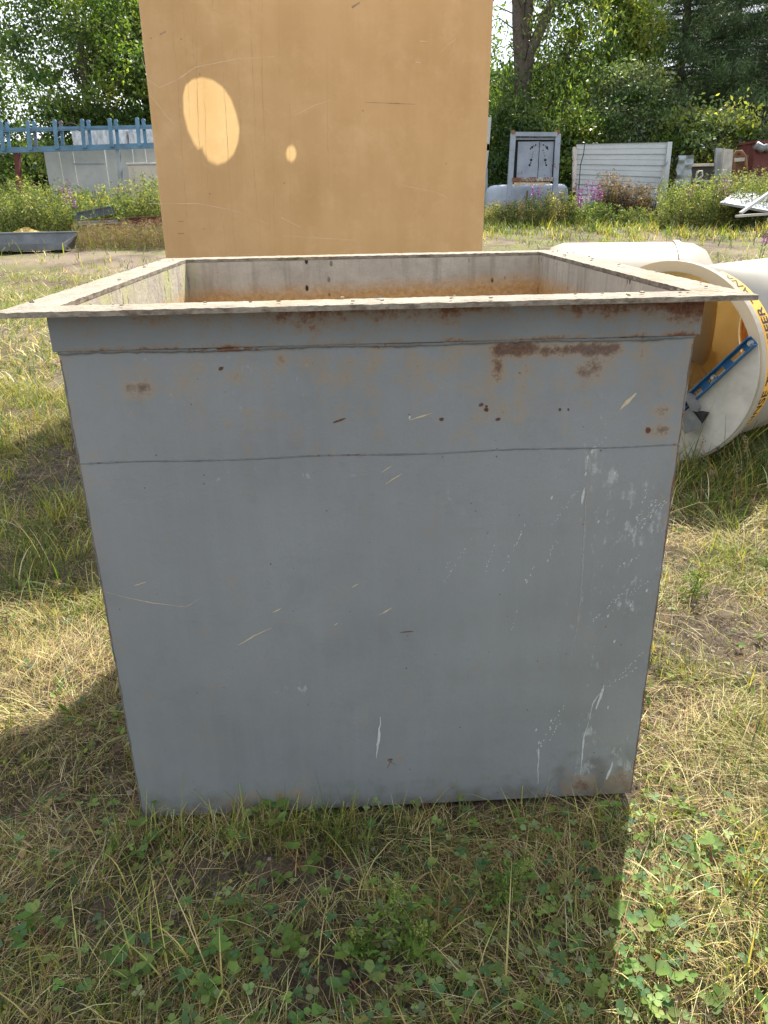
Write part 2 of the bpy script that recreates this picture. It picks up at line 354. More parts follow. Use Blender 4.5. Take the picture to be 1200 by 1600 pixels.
# ============================================================ GREY STEEL TANK
TYAW = .0418; W = 1.22; D = 1.23; H = 1.226; FL = .075
tank = empty('steel_tank', (0, 0, 0), TYAW, 'open topped square grey painted steel tank with rust stains and scraped white marks', 'tank')
c_, s_ = math.cos(TYAW), math.sin(TYAW)
def tl(p): return np.array([p[0]*c_+p[1]*s_, -p[0]*s_+p[1]*c_, p[2]])
def fp(px, py):   # photo pixel -> (u, z) on the front face
    o = tl(CAM); d = tl(ray(px, py)); k = -o[1]/d[1]; p = o+d*k; return p[0], p[2]
def grid(us, vs, f):
    U, Vv = np.meshgrid(us, vs); Pn = f(U, Vv); n, m2 = len(us), len(vs); I = np.arange(n*m2).reshape(m2, n)
    return Pn.reshape(-1, 3), np.stack([I[:-1, :-1], I[:-1, 1:], I[1:, 1:], I[1:, :-1]], -1).reshape(-1, 4), U, Vv
def blob(U, Z, rects, soft=.008):
    M = np.zeros_like(U)
    for (x0, y0, x1, y1, a) in rects:
        u0, z1 = fp(x0, y0); u1, z0 = fp(x1, y1); s = soft
        k = 1/(1+np.exp(-(U-u0)/s))*1/(1+np.exp((U-u1)/s))/(1+np.exp(-(Z-z0)/s))/(1+np.exp((Z-z1)/s)); k = k*(1 if a > .85 else np.clip(.25+1.5*vn(U, Z, 38, int(x0)), 0, 1.5)); M = np.maximum(M, a*k)
    return M
us = np.linspace(-W/2, W/2, 330); zs = np.linspace(.0, H-.012, 330)
V1, Q1, U, Zv = grid(us, zs, lambda U, Z: np.stack([U, .0*U, Z], -1))
V1 = V1.reshape(330, 330, 3); V1[:, :, 1] *= np.sin(np.pi*np.clip((U+W/2)/W, 0, 1)); V1 = V1.reshape(-1, 3)
rust = blob(U, Zv, [(600, 474, 905, 497, .7), (935, 474, 1000, 497, .95), (1000, 474, 1085, 495, .5), (330, 474, 600, 500, .38), (90, 490, 330, 505, .3),
    (765, 539, 845, 553, 1.9), (840, 542, 975, 552, 1.7), (690, 543, 775, 550, .9), (975, 536, 1040, 546, .7), (765, 550, 835, 600, .55), (890, 550, 950, 600, .5), (800, 600, 830, 660, .42), (900, 600, 930, 640, .4),
    (1010, 636, 1050, 686, .6), (185, 568, 248, 622, .46), (340, 555, 400, 600, .42), (425, 551, 488, 590, .52), (528, 555, 580, 580, .45), (128, 678, 155, 716, .6), (745, 620, 800, 660, .4), (640, 560, 720, 590, .35),
    (565, 520, 625, 548, .75), (410, 530, 490, 542, .6), (340, 1240, 480, 1262, .42), (345, 1065, 362, 1080, .55), (590, 1180, 625, 1200, .35), (880, 1205, 990, 1245, .5), (600, 548, 1080, 610, .27), (240, 555, 700, 610, .24), (150, 600, 1040, 690, .10)])
rust = np.maximum(rust, .62*np.exp(-(W/2-U)/.012)*sst(.35, .9, Zv)); rust = np.maximum(rust, .5*np.exp(-(W/2+U)/.010)*sst(.3, .8, Zv))
dirt = blob(U, Zv, [(860, 1180, 1000, 1240, .8), (200, 1245, 1000, 1290, .6), (560, 740, 700, 800, .3), (420, 1170, 470, 1210, .4), (1030, 700, 1060, 1000, .3), (70, 480, 120, 1290, .25)], .025)
pale = blob(U, Zv, [(910, 695, 940, 745, .75), (925, 615, 948, 700, .5), (945, 725, 970, 770, .7), (905, 1110, 930, 1220, .6), (425, 1065, 510, 1090, .42), (330, 738, 560, 743, .55), (955, 1160, 1000, 1230, .5), (915, 640, 925, 1000, .32), (935, 700, 945, 1100, .25), (680, 770, 720, 800, .4), (960, 880, 1020, 960, .45), (940, 755, 1040, 860, .4), (150, 560, 500, 640, .25)], .008)
Cm = np.stack([rust, dirt, pale], -1).reshape(-1, 3)
t = NT('grey_tank_paint'); mk_ = t.sep(t.attr('Col')); ob = t.obj()
na = t.noise(3, 5); nb = t.noise(38, 8, .72); nc = t.noise(170, 5, .7); st = t.noise(22, 5, .6, t.map((1.6, 1, .12)))
c = t.mix(t.rng(na, .3, .7), (.172, .180, .178), (.212, .220, .216))
c = t.mix(t.rng(st, .45, .75, 0, .35), c, (.215, .230, .235))
c = t.mix(t.rng(nc, .62, .72, 0, .5), c, (.11, .115, .12))
c = t.mix(t.rng(t.math('ADD', mk_[1], t.math('MULTIPLY', t.math('SUBTRACT', nb, .5), 1.4)), .25, .9, 0, .75), c, (.105, .095, .075))
c = t.mix(t.rng(t.math('ADD', mk_[2], t.math('MULTIPLY', t.math('SUBTRACT', t.noise(70, 6, .75, t.map((1, 1, .5))), .5), 3)), .55, .85, 0, .7), c, (.40, .41, .39))
rm = t.math('ADD', mk_[0], t.math('MULTIPLY', t.math('SUBTRACT', t.math('ADD', t.math('MULTIPLY', nb, .6), t.math('MULTIPLY', nc, .4)), .5), 2.3)); rm = t.math('ADD', rm, t.math('MULTIPLY', t.math('SUBTRACT', t.noise(13, 4, .6, t.map((1, 1, .55))), .5), 1.1))
c = t.mix(t.rng(rm, .14, .60, 0, .62), c, (.29, .19, .085))
c = t.mix(t.rng(rm, .56, .84, 0, .95), c, t.mix(t.rng(nc, .4, .6), (.050, .022, .014), (.15, .065, .026)))
# scattered specks
c = t.mix(t.rng(t.noise(1.4, 3, .5), .35, .65, 0, .30), c, (.250, .262, .262)); c = t.mix(t.rng(t.noise(7, 6, .7), .52, .72, 0, .28), c, (.13, .137, .137))
sp = t.math('MULTIPLY', t.rng(t.voro(38), .05, .09, 1, 0), t.rng(t.noise(6, 3), .58, .66))
c = t.mix(sp, c, (.10, .045, .025))
cr = t.voro(60, t.map((1.3, 1, .55)), 'DISTANCE_TO_EDGE'); c = t.mix(t.math('MULTIPLY', t.rng(cr, 0, .02, .22, 0), t.rng(na, .48, .6)), c, (.10, .11, .115))
# a faint sweeping arc worn into the paint
x_, y_, z_ = t.sep(ob)[0], t.sep(ob)[1], t.sep(ob)[2]
greypaint = t.out(t.pbr(c, t.rng(rm, .3, .8, .42, .8), 0, t.bump(t.math('ADD', t.math('MULTIPLY', t.noise(2.2, 2), 9.), t.math('ADD', t.math('MULTIPLY', nb, .5), t.math('ADD', t.math('MULTIPLY', cr, .25), t.math('MULTIPLY', rm, .4)))), .4, .003), .45))
splat = worn('pale_splatter', (.46, .46, .43), .7, 0, .25, 120)
tanm = worn('tan_scuff', (.48, .40, .26), .7, 0, .2, 120)
darkrust = worn('dark_rust', (.12, .05, .028), .85, 0, .5, 70)
# front face + splatters/drips lying on it (surface marks of the same part)
mb = MB()
def mark(px, py, w_, h_, ang=0, mi=1, off=.0006):
    u, z = fp(px, py); ca, sa = math.cos(ang), math.sin(ang); k = 7; vs = []
    for j in range(k):
        a = 2*math.pi*j/k+.3; r = random.uniform(.75, 1.15); du, dz = math.cos(a)*w_*r*.5, math.sin(a)*h_*r*.5
        vs.append((u+du*ca-dz*sa, -off, z+du*sa+dz*ca))
    mb.add(vs, [tuple(range(k))], mi)
def dotted(x0, y0, x1, y1, n=None, s=1.6, mi=1, gap=.25, wob=1.2):
    L = math.hypot(x1-x0, y1-y0); n = n or int(L/4.2); a = math.atan2(-(y1-y0), x1-x0)
    for i in range(n):
        if random.random() < gap: continue
        q = (i+random.uniform(-.3, .3))/n; sz = s*random.uniform(.5, 1.3)*.00125
        mark(x0+(x1-x0)*q+random.gauss(0, wob), y0+(y1-y0)*q+random.gauss(0, wob), sz*random.uniform(1.1, 2.6), sz, a, mi)
def stroke(pts, w0, mi=1, off=.0007, taper=True, wob=.5):
    P2 = []
    for a, b in zip(pts, pts[1:]):
        n = max(2, int(math.hypot(b[0]-a[0], b[1]-a[1])/6))
        P2 += [(a[0]+(b[0]-a[0])*i/n+random.gauss(0, wob), a[1]+(b[1]-a[1])*i/n) for i in range(n)]
    P2.append(pts[-1]); vs = []; K = len(P2)
    for i, (px, py) in enumerate(P2):
        u, z = fp(px, py); j = min(i, K-2); u1, z1 = fp(*P2[j]); u2, z2 = fp(*P2[j+1]); d = math.hypot(u2-u1, z2-z1) or 1e-6
        nu, nz_ = -(z2-z1)/d, (u2-u1)/d; ww = w0*.00125*(random.uniform(.6, 1.2))*((.25+1.5*min(i, K-1-i)/K) if taper else 1)*.5
        vs += [(u+nu*ww, -off, z+nz_*ww), (u-nu*ww, -off, z-nz_*ww)]
    mb.add(vs, [(2*i, 2*i+1, 2*i+3, 2*i+2) for i in range(K-1)], mi)
mb.v = [tuple(v) for v in V1]; mb.f = [tuple(int(i) for i in q) for q in Q1]; mb.mi = [0]*len(Q1); mb.sm = [True]*len(Q1); NF = len(V1)
for a in [(687, 920, 742, 832), (757, 893, 778, 845), (786, 892, 823, 815), (800, 985, 808, 950), (822, 910, 837, 882), (853, 877, 872, 840), (865, 820, 905, 762), (873, 805, 903, 765), (982, 835, 1035, 782), (985, 850, 1012, 760),
          (990, 815, 1030, 778), (925, 970, 980, 920), (940, 968, 990, 925), (960, 940, 1018, 905), (970, 885, 1005, 865), (835, 1180, 882, 1100), (860, 1155, 877, 1122), (935, 1098, 953, 1062), (948, 1075, 1008, 1015),
          (975, 1160, 1000, 1125), (968, 1062, 1000, 1040), (690, 905, 705, 870), (935, 700, 947, 680), (1000, 830, 1040, 778), (1003, 812, 1043, 785)]:
    dotted(*a, s=random.uniform(1.3, 2.4))
for i in range(60): mark(random.uniform(860, 1030), random.uniform(650, 1200), random.uniform(.0008, .0025), random.uniform(.0008, .002))
for a in [(862, 777), (915, 740), (918, 715), (925, 705), (960, 740), (985, 945), (1010, 923), (950, 962), (838, 1140), (842, 1160), (861, 1126), (950, 1105), (640, 652), (912, 770), (935, 815), (960, 1002)]: mark(*a, .0045, .010, -.2)
stroke([(922, 700), (917, 760), (912, 850), (908, 930), (901, 985), (893, 1020), (889, 1040)], 2.0, mi=4, off=.0005)
stroke([(913, 762), (909, 788)], 6); stroke([(944, 1070), (938, 1088), (931, 1108)], 7); stroke([(920, 1128), (912, 1152), (909, 1185), (907, 1210)], 4); stroke([(843, 1170), (841, 1195), (840, 1225)], 3); stroke([(841, 1168), (841, 1184)], 6)
stroke([(945, 1070), (926, 1100), (922, 1120)], 3); stroke([(958, 1190), (947, 1218)], 8)
stroke([(595, 1120), (592, 1150), (588, 1184)], 6.5)
for q in [((372, 1008), (398, 993), (424, 981)), ((602, 756), (628, 740)), ((596, 738), (612, 728)), ((592, 961), (613, 949)), ((549, 918), (560, 912)), ((641, 656), (660, 650), (676, 645)), ((522, 977), (528, 973)), ((425, 957), (440, 950)), ((210, 915), (229, 909))]: stroke(q, 3.4, 2)
stroke([(163, 924), (200, 934), (240, 942), (290, 948), (315, 934)], 1.8, 2)
stroke([(968, 640), (980, 628), (994, 614)], 9, 2)
stroke([(625, 988), (646, 986)], 4, 3)
for a in [(530, 657, .03, .004), (690, 655, .01, .008), (752, 632, .012, .008), (760, 640, .01, .01), (778, 655, .012, .008), (345, 576, .012, .008), (875, 640, .006, .008), (733, 508, .008, .012), (733, 520, .008, .012), (888, 640, .004, .006), (1013, 672, .012, .016), (371, 511, .005, .01), (487, 525, .005, .01), (760, 635, .006, .006)]: mark(a[0], a[1], a[2], a[3], .3, 3, .0008)
stroke([(605, 1200), (612, 1186), (604, 1187), (619, 1195)], 2.5, 3); stroke([(610, 1190), (611, 1184)], 2, 3)
for i in range(55): mark(random.uniform(180, 1040), random.uniform(560, 1240), random.uniform(.0012, .004), random.uniform(.0012, .004), 0, 3)
CF = np.zeros((len(mb.v), 3)); CF[:NF] = Cm
# other faces of the body (thick steel walls, floor)
T = .012; yb = D
def quad(a, b, c2, d2, mi=0): mb.add([a, b, c2, d2], [(0, 1, 2, 3)], mi)
hz = H-.012
quad((W/2, 0, 0), (W/2, yb, 0), (W/2, yb, hz), (W/2, 0, hz)); quad((-W/2, yb, 0), (-W/2, 0, 0), (-W/2, 0, hz), (-W/2, yb, hz)); quad((W/2, yb, 0), (-W/2, yb, 0), (-W/2, yb, hz), (W/2, yb, hz)); quad((-W/2, 0, 0), (-W/2, yb, 0), (W/2, yb, 0), (W/2, 0, 0))
CF = np.vstack([CF, np.tile([[.25, .2, .1]], (len(mb.v)-len(CF), 1))])
body = mb.build('body', [greypaint, splat, tanm, darkrust, worn('faint_run', (.30, .31, .30), .6, 0, .3, 120)], tank)
body.data.attributes.new('Col', 'FLOAT_COLOR', 'POINT').data.foreach_set('color', np.hstack([CF, np.ones((len(CF), 1))]).astype(np.float32).ravel())
# collar: proud strip under the rim, wraps all four sides
t = NT('collar_paint'); na = t.noise(4, 5); nb = t.noise(38, 8, .72); nc = t.noise(160, 5, .7); ox = t.sep(t.obj())
c = t.mix(t.rng(na, .3, .7), (.150, .160, .158), (.192, .200, .196)); 
mr = t.math('MULTIPLY', t.rng(ox[0], -.5, .4, .42, .95), 1)
mr = t.math('MULTIPLY', mr, t.rng(t.noise(5, 3, .5, t.map((1, 1, .3))), .38, .6, .35, 1.25))
edge = t.rng(ox[2], H-.065, H-.02, .2, 1)
rm = t.math('ADD', t.math('MULTIPLY', mr, edge), t.math('MULTIPLY', t.math('SUBTRACT', t.math('ADD', t.math('MULTIPLY', nb, .6), t.math('MULTIPLY', nc, .4)), .5), 2.6))
rm = t.math('ADD', rm, t.math('MULTIPLY', t.rng(ox[2], H-.083, H-.072, .6, 0), t.rng(t.noise(9, 3), .4, .6, .2, 1)))
c = t.mix(t.rng(rm, .16, .5, 0, .6), c, (.22, .14, .07)); c = t.mix(t.rng(rm, .5, .8, 0, .95), c, t.mix(t.rng(nc, .4, .6), (.07, .026, .016), (.16, .06, .025)))
collm = t.out(t.pbr(c, t.rng(rm, .3, .8, .45, .85), 0, t.bump(t.math('ADD', nb, t.math('MULTIPLY', rm, .3)), .35, .003), .35))
mb = MB(); Z0, Z1 = H-.083, H-.013; e = .008
for (x0, y0, x1, y1) in ((-W/2-e, -e, W/2+e, 0-.0005), (W/2+.0005, 0, W/2+e, D), (-W/2-e, 0, -W/2-.0005, D), (-W/2-e, D+.0005, W/2+e, D+e)):
    mb.box(((x0+x1)/2, (y0+y1)/2, (Z0+Z1)/2), (abs(x1-x0), abs(y1-y0), Z1-Z0), bev=.0015)
mb.build('collar', collm, tank)
# weld beads
def bead(z, y, r, name, x0=-W/2, x1=W/2, mat=None):
    n = 150; pts = [(x0+(x1-x0)*i/n, y+random.gauss(0, r*.12), z+random.gauss(0, r*.12)+.0015*math.sin(i*.13)) for i in range(n+1)]
    m_ = MB(); m_.tube(pts, [r*random.uniform(.75, 1.25) for _ in pts], 6); return m_.build(name, mat, tank)
weldm = worn('weld_bead_metal', (.15, .155, .15), .6, .0, .3, 14, .30, (.13, .06, .03), .4)
u, zz = fp(592, 710); bead(zz, .0003, .0018, 'weld_bead', mat=weldm); bead(H-.086, -.002, .0045, 'weld_bead', mat=weldm)
for sx in (-1, 1):
    m_ = MB(); m_.tube([(sx*(W/2-.001)+random.gauss(0, .0004), .001, zq) for zq in np.linspace(.0, H-.1, 60)], [.0022*random.uniform(.7, 1.3) for _ in range(60)], 6)
    m_.build('corner_weld', worn('corner_weld_metal_'+('right' if sx > 0 else 'left'), (.15, .14, .13), .7, .1, .5, 30, .5 if sx > 0 else .3), tank)
# inner lining
t = NT('tank_lining'); o3 = t.sep(t.obj()); nb = t.noise(9, 6, .65); nf = t.noise(60, 6, .7); stv = t.noise(30, 4, .6, t.map((1, 1, .1)))
c = t.mix(t.rng(nb, .3, .7), (.36, .31, .245), (.52, .455, .36)); c = t.mix(t.rng(stv, .5, .75, 0, .7), c, (.22, .185, .14))
rightw = t.math('MULTIPLY', t.rng(o3[0], W/2-.05, W/2-.02, 0, 1), 1)
leftw = t.rng(o3[0], -W/2+.05, -W/2+.02, 0, 1)
c = t.mix(t.math('MULTIPLY', leftw, t.rng(t.noise(16, 5, .6, t.map((1, 1, .25))), .45, .62, 0, .75)), c, (.45, .44, .20))
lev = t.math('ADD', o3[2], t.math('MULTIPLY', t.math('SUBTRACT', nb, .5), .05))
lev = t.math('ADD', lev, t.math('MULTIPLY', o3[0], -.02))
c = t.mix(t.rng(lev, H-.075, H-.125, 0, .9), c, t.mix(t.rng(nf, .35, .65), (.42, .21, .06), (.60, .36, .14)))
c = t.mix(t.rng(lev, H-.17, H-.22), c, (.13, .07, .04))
fl = t.math('MULTIPLY', t.rng(t.voro(26, t.map((1, 1, .55))), .10, .17, 1, 0), t.rng(t.noise(4.5, 3), .47, .56))
fl = t.math('MAXIMUM', fl, t.math('MULTIPLY', t.math('MULTIPLY', leftw, t.rng(t.noise(50, 5, .7, t.map((1, 1, .22))), .60, .66)), .9))
fl = t.math('MAXIMUM', fl, t.math('MULTIPLY', rightw, t.rng(t.noise(40, 5, .7, t.map((1, 1, .08))), .62, .70, 0, .7)))
c = t.mix(fl, c, (.035, .022, .016))
lining = t.out(t.pbr(c, .85, 0, t.bump(t.math('SUBTRACT', nf, t.math('MULTIPLY', fl, 2)), .5, .006), .2))
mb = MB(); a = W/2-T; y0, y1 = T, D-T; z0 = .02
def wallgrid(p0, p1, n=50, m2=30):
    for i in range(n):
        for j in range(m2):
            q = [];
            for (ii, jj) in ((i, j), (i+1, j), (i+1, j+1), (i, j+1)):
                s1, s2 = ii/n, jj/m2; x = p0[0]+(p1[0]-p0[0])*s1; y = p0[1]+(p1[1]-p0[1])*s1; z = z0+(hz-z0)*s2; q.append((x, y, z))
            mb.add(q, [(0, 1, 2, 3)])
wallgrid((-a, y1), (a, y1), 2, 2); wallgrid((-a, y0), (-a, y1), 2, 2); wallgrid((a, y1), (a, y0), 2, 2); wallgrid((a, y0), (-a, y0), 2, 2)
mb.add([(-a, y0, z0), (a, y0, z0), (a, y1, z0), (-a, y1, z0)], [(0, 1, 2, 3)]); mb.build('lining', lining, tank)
# rim flange: ragged, scaly coated top
t = NT('rim_coating'); nb = t.noise(14, 7, .7); nf = t.noise(75, 7, .75); nv = t.voro(42); 
c = t.mix(t.rng(nb, .3, .7), (.25, .215, .165), (.40, .36, .29)); c = t.mix(t.rng(nf, .5, .75, 0, .75), c, (.15, .10, .07))
c = t.mix(t.rng(t.noise(17, 8, .85), .60, .72, 0, .75), c, (.12, .08, .05)); c = t.mix(t.rng(t.noise(6, 5), .55, .7, 0, .5), c, (.36, .25, .14))
rimm = t.out(t.pbr(c, .9, 0, t.bump(t.math('ADD', nf, t.math('MULTIPLY', nb, .8)), .9, .008), .2))
t = NT('rim_edge'); nb = t.noise(26, 7, .75, t.map((1, 1, 2))); c = t.mix(t.rng(nb, .35, .65), (.10, .075, .055), (.34, .29, .22)); rime = t.out(t.pbr(c, .9, 0, t.bump(nb, .8, .005), .2))
mb = MB(); O0 = (-W/2-FL, -FL); O1 = (W/2+FL, D+FL); i0 = (-a, T); i1 = (a, D-T)
def ringpt(tt, side, z):   # side 0..3 edges; returns outer/inner pairs
    pass
def rimstrip(oa, ob_, ia, ib, n, seed):
    K = 5; vs = []; 
    for i in range(n+1):
        q = i/n
        ox_, oy_ = oa[0]+(ob_[0]-oa[0])*q, oa[1]+(ob_[1]-oa[1])*q; ix_, iy_ = ia[0]+(ib[0]-ia[0])*q, ia[1]+(ib[1]-ia[1])*q
        dx, dy = ox_-ix_, oy_-iy_; L = math.hypot(dx, dy); end = 0 if i in (0, n) else 1
        rag = (float(vn(i*.35, seed*3., 1, seed))-.5)*.0035*end+(float(vn(i*1.1, seed*3., 1, seed+9))-.5)*.002*end
        ox2, oy2 = ox_+dx/L*rag, oy_+dy/L*rag
        sag = .004*math.sin(q*9+seed)*end*0
        row = [(ox2, oy2, H-.011+sag)]
        for k in range(K+1):
            r = k/K; zz_ = H+(float(vn(i*.9, k*1.7, 1, seed+20))-.5)*.0018-(.0015 if k in (0, K) else 0)
            row.append((ox2+(ix_-ox2)*r, oy2+(iy_-oy2)*r, zz_ if end else H-.002))
        row.append((ix_, iy_, H-.011)); vs += row
    R = K+3; fs = []; mi = []
    for i in range(n):
        for k in range(R):
            k2 = (k+1) % R; fs.append((i*R+k, i*R+k2, (i+1)*R+k2, (i+1)*R+k)); mi.append(0 if 0 < k < K+1 else 1)
    b = len(mb.v); mb.v += vs; mb.f += [tuple(b+j for j in f) for f in fs]; mb.mi += mi; mb.sm += [False]*len(fs)
co = [(O0[0], O0[1]), (O1[0], O0[1]), (O1[0], O1[1]), (O0[0], O1[1])]; ci = [(i0[0], i0[1]), (i1[0], i0[1]), (i1[0], i1[1]), (i0[0], i1[1])]
for k in range(4): rimstrip(co[k], co[(k+1) % 4], ci[k], ci[(k+1) % 4], 150, k+1)
mb.build('rim', [rimm, rime], tank)
# loose flakes on the rim
mb = MB()
for i in range(45):
    side = random.random(); 
    if side < .35: x, y = random.uniform(-W/2-FL, W/2+FL), random.uniform(-FL, -.005)
    elif side < .7: x, y = random.uniform(W/2, W/2+FL-.01), random.uniform(0, D)
    else: x, y = -random.uniform(W/2, W/2+FL-.01), random.uniform(0, D)
    s = random.uniform(.002, .006); r = Matrix.Rotation(random.uniform(0, 6), 3, 'Z') @ Matrix.Rotation(random.uniform(-.5, .5), 3, 'X')
    mb.box((x, y, H+.004), (s*1.6, s, .0022), r)
fo = mb.build('coating_flake', rimm, tank); tag(fo, kind='stuff')

# ============================================================ ORANGE-TAN PLASTIC TANK BEHIND
BY = 3.05; BYAW = R_(12); BH = 2.6; BD = 2.15
pl = at(236, 190, BY); BT = R_(.85); xl = pl[0]-pl[2]*math.tan(BT)
bx = np.array([math.cos(BYAW), math.sin(BYAW)]); bn = np.array([-math.sin(BYAW), math.cos(BYAW)])
def bp(px, py):   # pixel -> (u,z) on the box front
    d = ray(px, py); o = CAM[:2]-np.array([xl, BY]); k = -(o@bn)/(d[:2]@bn); p = o+d[:2]*k; u = float(p@bx); z = float(CAM[2]+d[2]*k)-.03; return u*math.cos(BT)-z*math.sin(BT), u*math.sin(BT)+z*math.cos(BT)
BW = bp(764, 195)[0]
pt_ = empty('plastic_tank', (xl, BY, .03), BYAW, 'tall square tan orange plastic tank with drip streaks standing behind the grey tank', 'tank')
pt_.rotation_euler = (0, BT, BYAW)
t = NT('tan_plastic'); na = t.noise(2.2, 6, .6); stv = t.noise(9, 5, .6, t.map((1, 1, .08))); st2 = t.noise(45, 4, .6, t.map((1, 1, .03))); nf = t.noise(25, 6, .7)
c = t.mix(t.rng(na, .3, .7), (.50, .36, .19), (.60, .455, .265)); c = t.mix(t.rng(stv, .42, .7, 0, .2), c, (.70, .56, .36)); c = t.mix(t.rng(st2, .55, .75, 0, .12), c, (.56, .38, .20))
c = t.mix(t.rng(nf, .55, .75, 0, .12), c, (.8, .65, .42)); c = t.mix(t.rng(t.noise(5, 7, .7), .5, .68, 0, .3), c, (.74, .60, .40))
tanp = t.out(t.mixsh(.5, t.pbr(c, .42, 0, t.bump(na, .1, .02), .4), t.trans(t.mix(1, c, (1, .93, .74), 'MULTIPLY'))))
dripm = worn('drip_stain', (.50, .34, .17), .5, 0, .25, 20); scr = worn('scuff_mark', (.72, .55, .36), .6, 0, .1, 30); smud = worn('grey_smudge', (.36, .25, .15), .7, 0, .35, 30)
mb = MB()
def face(p, q, z0, z1, n=24, m2=24):
    for i in range(n):
        for j in range(m2):
            f = lambda s1, s2: (p[0]+(q[0]-p[0])*s1, p[1]+(q[1]-p[1])*s1, z0+(z1-z0)*s2)
            mb.add([f(i/n, j/m2), f((i+1)/n, j/m2), f((i+1)/n, (j+1)/m2), f(i/n, (j+1)/m2)], [(0, 1, 2, 3)])
r = .02
loop = [(r, 0), (BW-r, 0), (BW-.006, .006), (BW, r), (BW, BD-r), (BW-.006, BD-.006), (BW-r, BD), (r, BD), (.006, BD-.006), (0, BD-r), (0, r), (.006, .006)]
for k in range(len(loop)): face(loop[k], loop[(k+1) % len(loop)], .0, BH, 1, 1)
def bstroke(pts, w0, mi, wob=1.0):
    P2 = []
    for a_, b_ in zip(pts, pts[1:]):
        n = max(2, int(math.hypot(b_[0]-a_[0], b_[1]-a_[1])/12)); P2 += [(a_[0]+(b_[0]-a_[0])*i/n+random.gauss(0, wob), a_[1]+(b_[1]-a_[1])*i/n) for i in range(n)]
    P2.append(pts[-1]); vs = []; K = len(P2)
    for i, (px, py) in enumerate(P2):
        u, z = bp(px, py); j = min(i, K-2); u1, z1 = bp(*P2[j]); u2, z2 = bp(*P2[j+1]); d = math.hypot(u2-u1, z2-z1) or 1e-6; nu, nz_ = -(z2-z1)/d, (u2-u1)/d
        ww = w0*.0034*random.uniform(.4, 1.2)*.5*(.3+1.2*min(i+1, K-i)/K if K > 3 else 1); vs += [(u+nu*ww, -.0015, z+nz_*ww), (u-nu*ww, -.0015, z-nz_*ww)]
    mb.add(vs, [(2*i, 2*i+1, 2*i+3, 2*i+2) for i in range(K-1)], mi)
for q in [((266, -60), (271, 60), (279, 150), (286, 260), (296, 398)), ((284, -60), (289, 60), (297, 190)), ((303, -60), (306, 60), (309, 180), (316, 300)), ((330, -60), (332, 16), (345, 20)), ((346, 60), (352, 180), (360, 300), (368, 398)),
          ((370, 70), (376, 200), (380, 398)), ((389, -60), (393, 70), (398, 180), (402, 260)), ((403, -60), (408, 100), (412, 200), (418, 300), (424, 398)), ((408, -60), (410, 40), (409, 130), (414, 220)), ((436, 0), (437, 130)),
          ((346, 330), (354, 398)), ((391, 200), (400, 300), (408, 390)), ((425, 200), (430, 398)), ((318, 120), (322, 230), (330, 398)), ((300, 20), (304, 120)), ((452, 160), (455, 390)), ((510, 40), (513, 300)), ((560, 20), (562, 200))]:
    bstroke(q, random.uniform(.55, 1.15), 1, .6)
for q in [((222, 90), (232, 125), (248, 137), (275, 125), (305, 105), (370, 92), (430, 88)), ((236, 150), (260, 180), (285, 208)), ((460, 180), (490, 165), (515, 157)), ((230, 318), (310, 318), (370, 330), (420, 350)), ((440, 368), (500, 372), (555, 375)), ((630, 290), (680, 300), (700, 310)), ((690, 80), (700, 70), (712, 60), (705, 85)), ((655, 64), (667, 65)), ((650, 97), (657, 98)), ((440, 340), (470, 355))]: bstroke(q, 1.0, 2, .8)
bstroke([(570, 160), (600, 161), (650, 163)], 1.6, 3, .3); bstroke([(550, 12), (562, 4)], 2.5, 3, .4); bstroke([(250, 54), (259, 49)], 2.5, 3, .3); bstroke([(278, 346), (287, 346)], 1.6, 3, .2); bstroke([(278, 365), (288, 365)], 1.6, 3, .2)
def bdot(px, py, s, mi):
    u, z = bp(px, py); mb.add([(u+s*math.cos(a_), -.0015, z+s*math.sin(a_)) for a_ in np.linspace(0, 5.4, 7)], [tuple(range(7))], mi)
for (px, py) in ((567, 173), (283, 61), (444, 286), (328, 303), (697, 256), (312, 116), (236, 60), (319, 358)): bdot(px, py, .004, 3)
mb.build('shell', [tanp, dripm, scr, smud], pt_)
# lid with its openings: the sun shines through them onto the inside of the front wall
rel = SAZ+BYAW; sl_ = np.array([math.cos(SEL)*math.sin(rel), math.cos(SEL)*math.cos(rel), math.sin(SEL)]); sl_ = np.array([sl_[0]*math.cos(BT)-sl_[2]*math.sin(BT), sl_[1], sl_[0]*math.sin(BT)+sl_[2]*math.cos(BT)])
def hole(poly):
    o_ = []
    for (px, py) in poly:
        u, z = bp(px, py); k = (BH-z)/sl_[2]; o_.append((u+sl_[0]*k, sl_[1]*k))
    return o_
big = [(286, 150), (290, 133), (301, 124), (316, 121), (333, 125), (349, 137), (361, 155), (369, 177), (374, 200), (372, 222), (365, 241), (353, 253), (339, 257), (326, 251), (318, 238), (316, 229), (311, 234), (303, 224), (293, 202), (287, 176)]
small = [(455+8*math.cos(a_), 240+13*math.sin(a_)) for a_ in np.linspace(0, 2*math.pi, 10, endpoint=False)]
bm = bmesh.new()
def loopv(pts): 
    vs = [bm.verts.new((p[0], p[1], BH)) for p in pts]; return [bm.edges.new((vs[i], vs[(i+1) % len(vs)])) for i in range(len(vs))]
es = loopv([(0, 0), (BW, 0), (BW, BD), (0, BD)])+loopv(hole(big))+loopv(hole(small))
bmesh.ops.triangle_fill(bm, edges=es, use_beauty=True); me = bpy.data.meshes.new('lid'); bm.to_mesh(me); bm.free(); me.materials.append(tanp); link('lid', me, pt_)
mb = MB()
